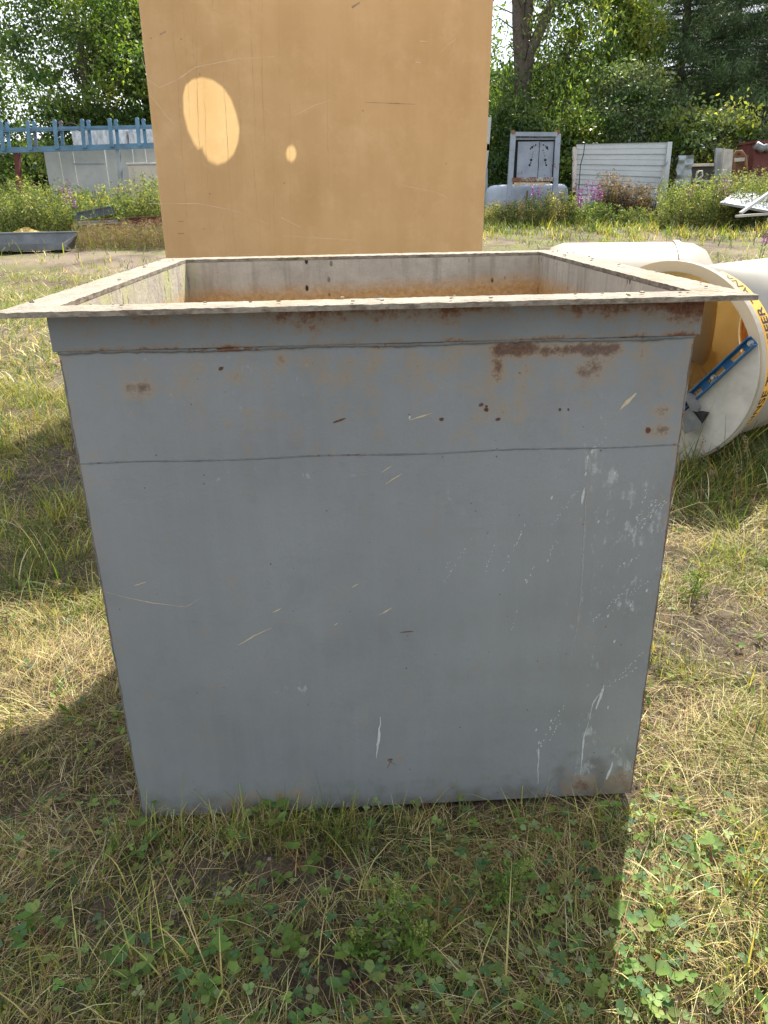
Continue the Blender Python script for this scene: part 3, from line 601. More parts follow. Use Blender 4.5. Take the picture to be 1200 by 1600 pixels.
for (x0, y0, x1, y1) in ((-.03, -.03, BW+.03, -.001), (-.03, BD+.001, BW+.03, BD+.03), (-.03, -.001, -.001, BD+.001), (BW+.001, -.001, BW+.03, BD+.001)): mb.box(((x0+x1)/2, (y0+y1)/2, BH-.01), (x1-x0, y1-y0, .05), bev=.004)
mb.build('top_lip', tanp, pt_)
mb = MB(); mb.box((BW/2, BD/2, .015), (BW-.02, BD-.02, .02)); mb.build('base', tanp, pt_)

# ============================================================ ROUND POLY TANKS ON THE RIGHT
t = NT('white_poly'); na = t.noise(3, 5); nf = t.noise(30, 6, .7); c = t.mix(t.rng(na, .3, .7), (.56, .53, .45), (.64, .62, .56)); c = t.mix(t.rng(nf, .55, .75, 0, .3), c, (.55, .50, .40))
wp = t.out(t.mixsh(.45, t.pbr(c, .4, 0, t.bump(nf, .1, .004), .4), t.trans(t.mix(1, c, (1, .84, .55), 'MULTIPLY'))))
t = NT('stained_poly'); o3 = t.sep(t.obj()); nf = t.noise(12, 7, .7)
rad = t.math('SQRT', t.math('ADD', t.math('POWER', o3[1], 2.), t.math('POWER', o3[2], 2.)))
wv = t.noise(11, 5, .6, t.map((1, 1, 1))); ring = t.noise(1, 3, .6); 
cmb = t.n('ShaderNodeCombineXYZ'); t.set(cmb.inputs[0], t.math('MULTIPLY', rad, 26.)); t.set(cmb.inputs[1], t.math('MULTIPLY', nf, .8)); rr = t.noise(1, 4, .6, cmb.outputs[0])
c = t.mix(t.rng(nf, .3, .7), (.74, .58, .32), (.82, .70, .46)); c = t.mix(t.math('MULTIPLY', t.rng(rr, .42, .6), t.rng(rad, .1, .4, .2, .9)), c, (.36, .17, .05))
stain = t.out(t.mixsh(.4, t.pbr(c, .45, 0), t.trans(t.mix(1, c, (1, .8, .45), 'MULTIPLY'))))
whitepl = worn('lid_plastic', (.50, .47, .41), .55, 0, .28, 6, 0, bump=.1)
AX = R_(38)    # axis direction angle from +x (towards +y)
cx_, cy_ = None, None
RR, RB = .545, .50
pc = at(1040, 566, 2.66); root = empty('round_tank', (pc[0], 2.66, 0), AX, 'white round plastic tank lying open with half lid, blue channel and orange lettered label', 'tank')
CZ = RR-.01
def ringmesh(rin, rout, x0, x1, n=72):   # annular solid around local x axis
    vs = []; fs = []
    for k in range(n):
        a_ = 2*math.pi*k/n; cy, cz = math.cos(a_), math.sin(a_)
        vs += [(x0, rin*cy, rin*cz), (x0, rout*cy, rout*cz), (x1, rout*cy, rout*cz), (x1, rin*cy, rin*cz)]
    for k in range(n):
        j = (k+1) % n
        for q in range(4): fs.append((4*k+q, 4*j+q, 4*j+(q+1) % 4, 4*k+(q+1) % 4))
    return vs, fs
def part_at(o, z=CZ): o.location = (0, 0, z); return o
mb = MB(); v_, f_ = ringmesh(RB-.006, RB, 0.02, 1.75); mb.add(v_, f_, 0, True); part_at(mb.build('shell', wp, root))
mb = MB(); v_, f_ = ringmesh(RB-.008, RR, -.022, .0195); mb.add(v_, f_, 0, False); part_at(mb.build('end_flange', wp, root))
mb = MB(); v_, f_ = ringmesh(.0005, RB-.007, 1.73, 1.735); mb.add(v_, f_, 0, False); part_at(mb.build('stained_end_wall', stain, root))
# half lid: below the chord. plane local x=-.03 ; image right = local -y (facing -x)
def lidxy(px, py, x=-.024):   # pixel -> local (y,z) on plane x=-.024
    ax = np.array([math.cos(AX), math.sin(AX)]); ay = np.array([-math.sin(AX), math.cos(AX)])
    o = CAM[:2]-np.array([pc[0], 2.66]); d = ray(px, py); k = (x-(o@ax))/(d[:2]@ax); p = o+d[:2]*k; return float(p@ay), float(CAM[2]+d[2]*k-CZ)
c1 = lidxy(1182, 532); c2 = lidxy(1064, 640)
ch = np.array(c2)-np.array(c1); ch /= np.linalg.norm(ch); nrm_ = np.array([-ch[1], ch[0]])
if nrm_@np.array(c1) > 0 and (nrm_@np.array([0, -1.])) < 0: nrm_ = -nrm_
low = np.array([0, -1.]); nrm_ = nrm_ if nrm_@low > 0 else -nrm_
dist = float(nrm_@np.array(c1)); base_ = nrm_*dist; half = math.sqrt(max(.01, (RR-.012)**2-dist**2))
a1 = math.atan2(*(base_-ch*half)[::-1]); a2 = math.atan2(*(base_+ch*half)[::-1]); am = math.atan2(nrm_[1], nrm_[0])
def unw(a_): 
    while a_ < am-math.pi: a_ += 2*math.pi
    while a_ > am+math.pi: a_ -= 2*math.pi
    return a_
a1, a2 = unw(a1), unw(a2); poly = [(-.024, (RR-.012)*math.cos(q), (RR-.012)*math.sin(q)) for q in np.linspace(a1, a2, 48)]
mb = MB(); mb.prism(poly, (-1, 0, 0), .010); lid = part_at(mb.build('half_lid', whitepl, root))
# blue channel with slots (strut), a sub-part carries bolts
blue = worn('blue_steel', (.025, .12, .27), .45, .2, .3, 25); steel = worn('dull_steel', (.38, .38, .37), .45, .5, .25, 15); blk = worn('black_rubber', (.025, .025, .025), .6, 0, .3, 20); galv = worn('galvanised_plate', (.20, .205, .21), .55, .35, .3, 12)
A = np.array(c1)+nrm_*(-.004); B = A+ch*1.0; Bend = np.array(c2)+ch*.14
mb = MB(); nvec = nrm_
def L3(p, x): return Vector((x, p[0], p[1]))
def chbar(off, wd, x0, x1, s0=0., s1=1.):
    p = A+(Bend-A)*s0+nvec*off; q = A+(Bend-A)*s1+nvec*off; dd = L3(q, 0)-L3(p, 0); u_ = dd.normalized(); n_ = Vector((0, nvec[0], nvec[1])); 
    m_ = Matrix((u_, n_, Vector((1, 0, 0)))).transposed(); mb.box((L3(p, (x0+x1)/2)+L3(q, (x0+x1)/2))/2, (dd.length, wd, abs(x1-x0)), m_, bev=.001)
chbar(-.024, .006, -.075, -.036); chbar(.024, .006, -.075, -.036)
for s0, s1 in ((0, .10), (.22, .30), (.46, .54), (.70, .76), (.92, 1)): chbar(0, .0415, -.041, -.0365, s0, s1)
chbar(-.0165, .009, -.0412, -.0363); chbar(.0165, .009, -.0412, -.0363)
strut = part_at(mb.build('blue_channel', blue, root))
mb = MB()
for s_q in (.03, .40, .80):
    p = A+(Bend-A)*s_q
    mb.tube([L3(p, -.034), L3(p, -.050)], [.016, .016], 14, sm=False); mb.tube([L3(p, -.051), L3(p, -.064)], [.010, .010], 6, sm=False)
    bo = mb.build('bolt', steel, strut); mb = MB()
# clamp: two grey plates and a black block
def pp(px, py, x): y_, z_ = lidxy(px, py, x); return Vector((x, y_, z_))
mb = MB(); mb.prism([pp(1067, 646, -.085), pp(1079, 636, -.085), pp(1097, 662, -.085), pp(1095, 668, -.085), pp(1071, 678, -.085), pp(1065, 668, -.085)], (-1, 0, 0), .006)
mb.prism([pp(1071, 614, -.08), pp(1081, 614, -.08), pp(1096, 636, -.08), pp(1094, 642, -.08), pp(1085, 640, -.08)], (-1, 0, 0), .03); part_at(mb.build('bracket_plate', galv, root))
mb = MB(); mb.prism([pp(1060, 618, -.036), pp(1067, 618, -.036), pp(1080, 642, -.036), pp(1098, 642, -.036), pp(1109, 644, -.036), pp(1094, 668, -.036), pp(1084, 668, -.036), pp(1060, 650, -.036)], (-1, 0, 0), .04); part_at(mb.build('clamp_block', blk, root))
mb = MB()
for (px, py) in ((1123, 701),): mb.tube([pp(px, py, -.034), pp(px, py, -.046)], [.009, .009], 8, sm=False)
part_at(mb.build('lid_bolt', blk, root))
# label band with lettering, wrapped round the shell close to the flange
orange = worn('orange_label', (.80, .42, .06), .55, 0, .12, 20); ink = worn('black_lettering', (.02, .018, .015), .6, 0, .2, 30)
X0, X1 = .11, .21; A0, A1 = R_(-152), R_(-42)   # angle measured so that the label faces the camera
def cyl(x, ang, r): return (x, r*math.cos(ang), r*math.sin(ang))
def wrap(s): return math.pi+(-1)*0+s
# camera sees the -y side: angles around -90 deg are bottom, 180 is +... use angle from bottom of the visible (-y) side upward
def ang(s): return -math.pi/2-R_(0)-0 + 0*s
SL = .98
def at_arc(s):    # s metres upward from the start, on the side facing the camera (local -y)
    th = R_(-38)+s/RB     # elevation angle above horizontal on the -y side
    return th
mb = MB(); n = 60; vs = []
for i in range(n+1):
    th = at_arc(SL*i/n); vs += [(X0, -math.cos(th)*(RB+.0015), math.sin(th)*(RB+.0015)), (X1, -math.cos(th)*(RB+.0015), math.sin(th)*(RB+.0015))]
mb.add(vs, [(2*i, 2*i+1, 2*i+3, 2*i+2) for i in range(n)], 0, True); lab = part_at(mb.build('label', orange, root))
fc = bpy.data.curves.new('lettering', 'FONT'); fc.body = 'RINSE TRANSFER TANK'; fc.size = 1; fc.offset = .012
fo = bpy.data.objects.new('lettering_source', fc); COL.objects.link(fo); dg = bpy.context.evaluated_depsgraph_get(); dg.update()
me = bpy.data.meshes.new_from_object(fo.evaluated_get(dg)); bpy.data.objects.remove(fo)
co_ = np.array([v.co[:] for v in me.vertices]); x0_, x1_ = co_[:, 0].min(), co_[:, 0].max(); y0_, y1_ = co_[:, 1].min(), co_[:, 1].max()
bm = bmesh.new(); bm.from_mesh(me); bmesh.ops.subdivide_edges(bm, edges=[e for e in bm.edges if e.calc_length() > .25], cuts=2); bmesh.ops.triangulate(bm, faces=bm.faces)
for v in bm.verts:
    s = .03+(v.co.x-x0_)/(x1_-x0_)*(SL-.06); th = at_arc(s); xx = X1-.018-(v.co.y-y0_)/(y1_-y0_)*(X1-X0-.036)
    v.co = (xx, -math.cos(th)*(RB+.003), math.sin(th)*(RB+.003))
bm.to_mesh(me); bm.free(); me.materials.clear(); me.materials.append(ink); lt = link('lettering', me, lab)
# second tank behind, lying crosswise
p2 = at(1000, 470, 4.6); r2 = empty('round_tank', (2.38, 4.15, 0), R_(170), 'plain white round plastic tank lying behind the lettered one, rounded end showing', 'tank')
mb = MB(); prof = [(0, 0.0), (.005, .30), (.03, .42), (.08, .50), (.16, .54), (.3, .55), (1.05, .55), (1.14, .52), (1.19, .4), (1.2, 0.01)]; n = 64; vs = []; fs = []
for i, (xx, rr_) in enumerate(prof):
    for k in range(n): a_ = 2*math.pi*k/n; vs.append((xx, max(rr_, .001)*math.cos(a_), max(rr_, .001)*math.sin(a_)))
for i in range(len(prof)-1):
    for k in range(n): fs.append((i*n+k, i*n+(k+1) % n, (i+1)*n+(k+1) % n, (i+1)*n+k))
mb.add(vs, fs, 0, True); o = mb.build('shell', wp, r2); o.location = (0, 0, .54)
mb = MB(); v_, f_ = ringmesh(.545, .562, .26, .30); mb.add(v_, f_); o = mb.build('end_band', wp, r2); o.location = (0, 0, .54)

# ============================================================ TREES AND SHRUBS
def leaves(C, size, asp, col, up=.0):
    N = len(C); a_ = rng.normal(0, 1, (N, 3)); a_[:, 2] -= up; a_ /= np.linalg.norm(a_, axis=1)[:, None]; b_ = np.cross(a_, rng.normal(0, 1, (N, 3))); b_ /= np.linalg.norm(b_, axis=1)[:, None]; nn = np.cross(a_, b_)
    L = (size*rng.uniform(.6, 1.3, N))[:, None]; Wd = L*asp
    V = np.stack([C-a_*L/2, C+b_*Wd/2+nn*Wd*.2, C+a_*L/2, C-b_*Wd/2+nn*Wd*.2], 1).reshape(-1, 3)
    return V, (np.arange(N)[:, None]*4+np.arange(4)[None]), np.repeat(col[:, None], 4, 1).reshape(-1, 3)
barkm = worn('bark', (.11, .085, .065), .9, 0, .45, 14, 0, bump=.6); greybark = worn('grey_bark', (.17, .15, .13), .9, 0, .4, 14, 0, bump=.6)
treeleaf = leafmat('tree_leaf', .5, .45, (1.4, 1.4, .55), .4); silver = leafmat('pale_leaf', .42, .5, (1.4, 1.4, .7), .25); needle = leafmat('pine_needle', .3, .5, (1, 1.1, .8), .4)
def tree(name, x, y, h, rx, rz, zc, ncl, nl, size, cols, label, cat='tree', trunk_r=.16, bark=None, leafm=None, asp=.5, clr=.55, stems=1, lean=0, group=None, up=0., droop=0.):
    z0 = float(gz(x, y)); root = empty(name, (x, y, z0), 0, label, cat, group); mb = MB()
    tops = []
    for s in range(stems):
        ph = random.uniform(0, 6.28) if stems > 1 else 0; ln = (.25 if stems > 1 else 0)
        tx, ty = lean*h*.5+math.cos(ph)*ln*rx, math.sin(ph)*ln*rx; n = 7
        pts = [(tx*(i/n)**1.3+random.gauss(0, .02*h/6)*(i > 0), ty*(i/n)**1.3+random.gauss(0, .02*h/6)*(i > 0), -.1+(h*.92)*i/n) for i in range(n+1)]
        mb.tube(pts, [trunk_r/stems**.5*(1-i/n*.85) for i in range(n+1)], 8); tops.append(pts)
    C = []; dens = []
    for i in range(ncl):
        v = rng.normal(0, 1, 3); v /= np.linalg.norm(v); r_ = rng.uniform(.25, 1)**.5*rng.uniform(.8, 1.08)
        c0 = np.array([v[0]*rx*r_+lean*h*.4, v[1]*rx*r_, zc+v[2]*rz*r_])
        if c0[2] < .15: c0[2] = rng.uniform(.15, .6)
        C.append(c0); tp = tops[i % stems]; j = max(1, min(6, int((c0[2]-.25*rz)/(h)*7))); p0 = Vector(tp[j]); p2_ = Vector(c0)
        if i % 2 == 0 or ncl < 60:
            pm = (p0+p2_)/2+Vector((0, 0, .12*(p2_-p0).length)); rr_ = trunk_r*.28*(1-j/9); mb.tube([p0, p0.lerp(pm, .5)+Vector((0, 0, .03)), pm, p2_], [rr_, rr_*.7, rr_*.45, rr_*.12], 5, cap=False)
    tr = mb.build('trunk', bark or barkm, root)
    C = np.array(C); k = rng.poisson(nl, ncl)+3; cc = np.repeat(C, k, 0); N = len(cc); spread = np.repeat(rng.uniform(.5, 1.25, ncl), k)*clr
    dz = rng.normal(0, 1, (N, 3)); p = cc+dz*spread[:, None]*np.array([1, 1, .6]); p[:, 2] -= droop*np.abs(rng.normal(0, 1, N))
    p[:, 2] = np.maximum(p[:, 2], .05); col = np.repeat(pal(ncl, cols, .12), k, 0)*(1+rng.normal(0, .15, (N, 1)))
    V, Qd, Cc = leaves(p, size, asp, np.clip(col, .004, .9), up); link('crown', qmesh('crown', V, Qd, leafm or treeleaf, Cc), root); return root
def tx(px, Y): return float(at(px, 250, Y)[0])
DG = [(.04, .08, .025), (.06, .105, .03), (.085, .135, .04), (.11, .165, .05)]; YG = [(.13, .20, .045), (.17, .24, .055), (.22, .28, .07), (.09, .14, .035)]; WG = [(.10, .13, .07), (.16, .19, .12), (.07, .10, .05), (.22, .25, .17)]
YY = [(.20, .25, .05), (.28, .30, .06), (.14, .20, .04), (.34, .32, .08), (.10, .15, .04)]; PG = [(.06, .10, .045), (.08, .13, .05), (.11, .17, .06), (.15, .21, .08)]
tree('leafy_tree', tx(150, 29), 29, 11, 3.0, 4.4, 5.6, 150, 150, .17, YG+DG, 'tall backlit green leafy tree with sky gaps left of the tan tank', trunk_r=.17, clr=.42)
tree('dark_tree', tx(-25, 34), 34, 11, 2.2, 5, 5.8, 80, 150, .19, DG, 'darker leafy tree at the far left edge of the yard', trunk_r=.2, clr=.55)
tree('leafy_tree', tx(240, 33), 33, 10, 2.3, 4.4, 5.2, 140, 170, .2, YG, 'bright green leafy tree partly hidden by the left side of the tan tank', trunk_r=.15, clr=.5)
tree('tall_tree', tx(420, 36), 36, 12, 4, 5, 6.4, 160, 170, .22, DG, 'leafy tree hidden behind the middle of the tan tank', clr=.6)
tree('tall_tree', tx(640, 34), 34, 12, 3.4, 5, 6.4, 160, 170, .22, DG, 'leafy tree hidden behind the right half of the tan tank', clr=.6)
# forked trunk tree right of the tan tank
X0_ = tx(812, 27); zt = float(gz(X0_, 27)); ft = empty('forked_tree', (X0_, 27, zt), 0, 'willow like tree with a thick forked dark trunk just right of the tan tank', 'tree'); mb = MB()
mb.tube([(0, 0, -.1), (.02, 0, 2), (-.02, 0, 4.2), (-.25, 0, 6), (-.5, 0, 9.5)], [.34, .30, .28, .22, .1], 10); mb.tube([(.0, .05, 4.0), (.15, 0, 5.0), (.9, 0, 6.6), (1.6, .2, 8.8)], [.24, .19, .15, .06], 9); mb.tube([(-.05, 0, 4.4), (.06, 0, 6.2), (.2, .1, 9)], [.2, .16, .08], 9)
for i in range(34):
    a_ = random.uniform(0, 6.28); z = random.uniform(2, 9); r_ = random.uniform(1, 3); mb.tube([(0, 0, z), (math.cos(a_)*r_*.5, math.sin(a_)*r_*.5, z+.5), (math.cos(a_)*r_, math.sin(a_)*r_, z+.2)], [.03, .018, .006], 5, cap=False)
mb.build('trunk', barkm, ft); C = []
for i in range(230):
    a_ = random.uniform(0, 6.28); r_ = random.uniform(.6, 2.9); z = random.uniform(1.2, 9.5)
    if z > 4.5 and math.cos(a_)*r_ < .35 and random.random() < .8: continue
    C.append((math.cos(a_)*r_, math.sin(a_)*r_+.3, z))
C = np.array(C); k = rng.poisson(120, len(C)); cc = np.repeat(C, k, 0); p = cc+rng.normal(0, 1, (len(cc), 3))*np.array([.32, .32, .45]); col = np.repeat(pal(len(C), DG+YG, .15), k, 0)*(1+rng.normal(0, .15, (len(cc), 1)))
V, Qd, Cc = leaves(p, .18, .32, np.clip(col, .004, 1), 1.2); link('crown', qmesh('crown', V, Qd, treeleaf, Cc), ft)
tree('leafy_tree', tx(935, 30), 30, 9.5, 1.9, 4.2, 5.0, 150, 150, .17, YG+YY[:2], 'bright yellow green tree hanging leafy limbs between forked tree and pines', trunk_r=.12, clr=.4, up=.8)
tree('shrub', tx(800, 25.5), 25.5, 4.2, 1.5, 1.7, 1.9, 70, 170, .13, DG, 'dark green shrub under the forked tree, behind the grey machine frame', 'shrub', .05, clr=.34, stems=3)
tree('shrub', tx(900, 25), 25, 3.4, 1.3, 1.5, 1.7, 60, 160, .13, YG, 'bright green shrub between the machine frame and the white panel', 'shrub', .05, clr=.3, stems=3)
tree('shrub', tx(975, 25.5), 25.5, 4.6, 1.35, 2.1, 2.5, 75, 170, .12, WG+DG, 'dark shrub with glossy silvery leaves behind the white ribbed panel', 'shrub', .05, leafm=silver, clr=.34, stems=3)
tree('shrub', tx(1090, 24.5), 24.5, 3.3, 1.55, 1.3, 1.9, 75, 170, .15, YY+WG[:1], 'round yellow green shrub behind the junk pile', 'shrub', .05, leafm=silver, clr=.34, stems=4)
tree('shrub', tx(1200, 24), 24, 2.9, .9, 1.2, 1.6, 45, 150, .14, YG+WG, 'bright leafy shrub at the right edge behind the red bin', 'shrub', .05, leafm=silver, clr=.3, stems=3)
def pine(x, y, h, r, label):
    z0 = float(gz(x, y)); root = empty('pine_tree', (x, y, z0), 0, label, 'pine tree', 'pine trees behind the shrubs'); mb = MB(); mb.tube([(0, 0, -.1), (.05, 0, h*.5), (0, 0, h)], [.24, .16, .03], 9); P_ = []; S_ = []
    nb_ = int(h*13)
    for i in range(nb_):
        z = 1.0+(h-1.2)*(i/nb_)**.95; a_ = i*2.4+random.uniform(-.4, .4); L = r*(1-(z/h)**1.4*.75)*random.uniform(.6, 1.1); dr = random.uniform(-.1, .22)
        d = Vector((math.cos(a_), math.sin(a_), 0)); e_ = d*L+Vector((0, 0, z+dr*L)); mb.tube([Vector((0, 0, z)), d*L*.5+Vector((0, 0, z+dr*L*.3)), e_], [.05, .03, .01], 5, cap=False)
        for q in range(int(L*9)):
            f = random.uniform(.25, 1.05); c0 = Vector((0, 0, z)).lerp(e_, f)+Vector((random.gauss(0, .22), random.gauss(0, .22), random.gauss(.0, .1)))*(f+.3); P_.append(tuple(c0)); S_.append(random.uniform(.6, 1.2))
    mb.build('trunk', greybark, root); C = np.array(P_); k = 26; cc = np.repeat(C, k, 0)+rng.normal(0, .13, (len(C)*k, 3)); col = np.repeat(pal(len(C), PG, .2), k, 0)
    V, Qd, Cc = leaves(cc, .26, .09, col*(1+rng.normal(0, .15, (len(col), 1))), -.5); link('crown', qmesh('crown', V, Qd, needle, np.clip(Cc, .003, 1)), root)
pine(tx(1045, 31), 31, 12, 3.0, 'dark green pine standing behind the silvery shrub'); pine(tx(1185, 30), 30, 13, 3.3, 'dark green pine at the right edge with bare lower trunk'); pine(tx(1120, 36), 36, 14, 3.4, 'farther dark pine seen between the two nearer pines'); pine(tx(1290, 33), 33, 13, 3.2, 'dark pine just beyond the right edge of the photo')
# far woodland mass
N = 90000; x = rng.uniform(-40, 48, N); y = rng.uniform(40, 46, N); hh = 4.6+2.4*vn(x, y*0, .25, 81)-3.0*np.exp(-((x+19)/7)**2); z = gz(x, y)+rng.uniform(0, 1, N)**.8*hh
V, Qd, Cc = leaves(np.stack([x, y, z], -1), .42, .6, pal(N, DG+PG, .2)); tag(link('far_woods', qmesh('far_woods', V, Qd, treeleaf, Cc)), 'dark mass of woodland closing the view behind all the trees', 'woods', None, 'stuff')
# tall weeds
weedm = leafmat('weed_leaf', .45, .5, (1.4, 1.4, .6), .2)
def weeds(name, n, px0, px1, Y0, Y1, hmean, cols, label, leaf=.07, lw=.3, per=26, flower=None):
    Yv = rng.uniform(Y0, Y1, n); pxv = rng.uniform(px0, px1, n); xv = np.array([at(p, 300, yy)[0] for p, yy in zip(pxv, Yv)]); zv = gz(xv, Yv); hv = hmean*rng.uniform(.55, 1.3, n)*(.7+.6*vn(xv, Yv, .8, 91))
    B = np.stack([xv, Yv, zv], -1); az = rng.uniform(0, 6.28, n); t0 = rng.uniform(0, .12, n); t1 = rng.uniform(.05, .5, n)
    P_ = [blades(B, az, hv, np.full(n, .012), t0, t1, pal(n, [(.12, .12, .05), (.10, .14, .04)]), 3)]
    k = per; r_ = np.repeat(np.arange(n), k); f = rng.uniform(.08, 1, n*k); p = B[r_].copy(); bend = (t0[r_]+(t1-t0)[r_]*f*.5)*f*hv[r_]; p[:, 0] += np.cos(az[r_])*bend+rng.normal(0, .07, n*k)*(1.1-f*.7); p[:, 1] += np.sin(az[r_])*bend+rng.normal(0, .07, n*k)*(1.1-f*.7); p[:, 2] += f*hv[r_]
    P_.append(leaves(p, leaf, lw, np.clip(np.repeat(pal(n, cols, .15), k, 0)*(1+rng.normal(0, .15, (n*k, 1))), .005, .9)))
    mk(name, P_, weedm, label, 'weeds')
WC = [(.13, .17, .06), (.18, .21, .08), (.22, .24, .09), (.10, .14, .045), (.27, .26, .13)]
weeds('tall_weeds', 1500, -20, 262, 18.4, 21.0, 1.05, WC, 'tall leafy weeds in front of the white panels and blue rack', .085, .3, 34)
weeds('tall_weeds', 500, 745, 905, 19.6, 20.6, .55, WC+DRY[:2], 'tall leafy weeds round the foot of the grey machine frame', .07)
weeds('tall_weeds', 1300, 1035, 1225, 18.0, 20.3, .85, WC, 'tall leafy weeds in front of the junk on the right', .075)
weeds('tall_weeds', 500, 890, 1060, 19.4, 20.6, .42, WC+DG, 'tall leafy weeds below the white ribbed panel', .075)
weeds('dry_brush', 420, 108, 262, 15.6, 17, .40, [(.20, .14, .11), (.26, .19, .14), (.16, .11, .09)], 'low dead brown brush left of the tan tank', .1, .06, 30)
weeds('dead_brush', 260, 935, 1020, 20.2, 20.9, .95, [(.09, .06, .045), (.14, .09, .06), (.2, .13, .09)], 'dead dark brown bush in front of the white ribbed panel', .09, .2, 40)

# purple loosestrife plants
purple = worn('purple_petal', (.42, .10, .38), .6, 0, .3, 30); yel = worn('yellow_petal', (.75, .55, .05), .6, 0, .2, 30); stemm = worn('weed_stem', (.12, .15, .05), .7, 0, .3, 20); redst = worn('red_stem', (.24, .09, .06), .6, 0, .3, 20)
def spike_plant(name, loc, h, n, matf, label, cat, group=None, sp=.16, fl=.3, w_=.03, per=26):
    root = empty(name, loc, random.uniform(0, 6), label, cat, group); st_ = MB(); lf = []
    for i in range(n):
        ff = []
        a_ = random.uniform(0, 6.28); hh_ = h*random.uniform(.7, 1.1); e_ = Vector((math.cos(a_)*sp*random.random()*2, math.sin(a_)*sp*random.random()*2, hh_)); b_ = Vector((e_.x*.3, e_.y*.3, -.02))
        st_.tube([b_, b_.lerp(e_, .5)+Vector((0, 0, .02)), e_], [.006*h, .004*h, .002*h], 5)
        for q in range(per): f = random.uniform(1-fl, 1.0); c0 = b_.lerp(e_, f); ff.append((c0.x+random.gauss(0, w_*.5), c0.y+random.gauss(0, w_*.5), c0.z))
        V, Qd, Cc = leaves(np.array(ff), w_, .7, np.ones((len(ff), 3))*.5); q0 = b_.lerp(e_, 1-fl); V = np.vstack([V, [[q0.x-w_*.3, q0.y, q0.z], [q0.x+w_*.3, q0.y, q0.z], [e_.x+w_*.2, e_.y, e_.z], [e_.x-w_*.2, e_.y, e_.z]]]); Qd = np.vstack([Qd, [np.arange(4)+len(V)-4]]); link('flower', qmesh('flower', V, Qd, matf), root)
        for q in range(14): f = random.uniform(.05, 1-fl); c0 = b_.lerp(e_, f); lf.append((c0.x+random.gauss(0, .05*h), c0.y+random.gauss(0, .05*h), c0.z))
    st_.build('stem', stemm, root)
    V, Qd, Cc = leaves(np.array(lf), .07*h+.02, .3, pal(len(lf), YG)); link('foliage', qmesh('foliage', V, Qd, weedm, Cc), root); return root
for (px, py, Y_, hh_, n, lb) in ((925, 345, 18.8, 1.0, 9, 'purple flowering loosestrife clump below the left end of the white ribbed panel'), (905, 345, 19.1, .85, 5, 'smaller purple loosestrife between the machine frame and white panel'), (842, 345, 19.5, 1.2, 2, 'single purple loosestrife in front of the grey machine frame'), (1128, 330, 18.6, 1.1, 7, 'purple loosestrife clump beside the grey upright slabs'), (1075, 330, 18.9, .9, 3, 'faint purple loosestrife in front of the crumpled sheet'), (1180, 420, 11.3, .7, 4, 'purple loosestrife standing alone in open grass above the round tanks'), (118, 330, 17.3, 1.4, 3, 'purple loosestrife in front of the white panels')):
    x = float(at(px, py, Y_)[0]); spike_plant('loosestrife', (x, Y_, float(gz(x, Y_))), hh_, n, purple, lb, 'flower', 'purple loosestrife in the weeds', w_=.045 if Y_ > 15 else .022)
for (px, Y_, lb) in ((152, 17, 'yellow goldenrod left of the grey steel post'), (188, 17.1, 'yellow goldenrod in front of the beige bin')):
    x = float(at(px, 330, Y_)[0]); spike_plant('goldenrod', (x, Y_, float(gz(x, Y_))), 1.2, 3, yel, lb, 'flower', 'goldenrod in the weeds', fl=.08, w_=.035, per=14)

# ============================================================ JUNK ON THE LEFT
bluep = worn('blue_paint', (.10, .20, .29), .55, 0, .3, 3, .15); whitem = worn('white_panel_paint', (.44, .43, .40), .6, 0, .2, 1.5, 0, bump=.05); greym = worn('grey_machine_paint', (.27, .30, .36), .6, 0, .2, 3, .12); redp = worn('red_oxide_steel', (.13, .035, .028), .7, 0, .35, 5, .2)
rustm = worn('rusty_steel', (.20, .10, .05), .85, 0, .5, 6); darkm = worn('dark_void', (.02, .02, .02), .9); beige = worn('beige_panel', (.50, .44, .36), .6, 0, .12, 2); galv2 = worn('galvanised_sheet', (.30, .32, .33), .45, .5, .25, 3)
wood = worn('grey_timber', (.42, .39, .34), .85, 0, .3, 6); siding = worn('white_siding', (.44, .45, .44), .5, 0, .1, 2, .02)
def loc(px, py, Y_, o): p = at(px, py, Y_); return Vector((p[0]-o[0], p[1]-o[1], p[2]-o[2]))
YR = 21.5
def base(px, Y_): x = float(at(px, 300, Y_)[0]); return (x, Y_, float(gz(x, Y_)))
o0 = base(120, YR); rk = empty('steel_rack', o0, 0, 'long light blue steel rack frame with upright posts above white panels', 'rack')
mb = MB(); f = lambda px, py, dy=0: loc(px, py, YR+dy, o0)
mb.bar(f(-60, 237.5), f(262, 227), .10, .125); mb.bar(f(-60, 236, .8), f(262, 225.5, .8), .10, .10); mb.build('lower_rail', bluep, rk)
mb = MB(); mb.bar(f(-60, 203.5), f(262, 196.5), .1, .06); mb.bar(f(-60, 206, .8), f(262, 199, .8), .1, .06); mb.build('upper_rail', bluep, rk)
for i, px in enumerate((-40, 3, 45, 87, 130, 173, 216, 258)):
    pya = 197-px*.025; mb = MB(); b0 = f(px+2, 236-px*.035, -.09); t0 = f(px-2, pya-5, -.09); mb.bar(b0, t0, .05, .10, bev=.01); mb.tube([t0+Vector((.0, -.02, 0)), t0+Vector((0, .03, 0))], [.052, .052], 14, sm=False)
    mb.build('post', bluep, rk)
    mb = MB(); b0 = f(px+12, 236-px*.035, .89); t0 = f(px+8, pya-3, .89); mb.bar(b0, t0, .05, .09); mb.tube([t0+Vector((.0, -.02, 0)), t0+Vector((0, .03, 0))], [.058, .058], 14, sm=False); mb.build('post', bluep, rk)
mb = MB(); mb.bar(f(184, 232, .2), f(192, 320, .2), .11, .11); mb.build('support_post', galv2, rk); mb = MB(); mb.bar(f(27, 238, .3), f(32, 325, .3), .16, .12); mb.build('support_post', redp, rk)
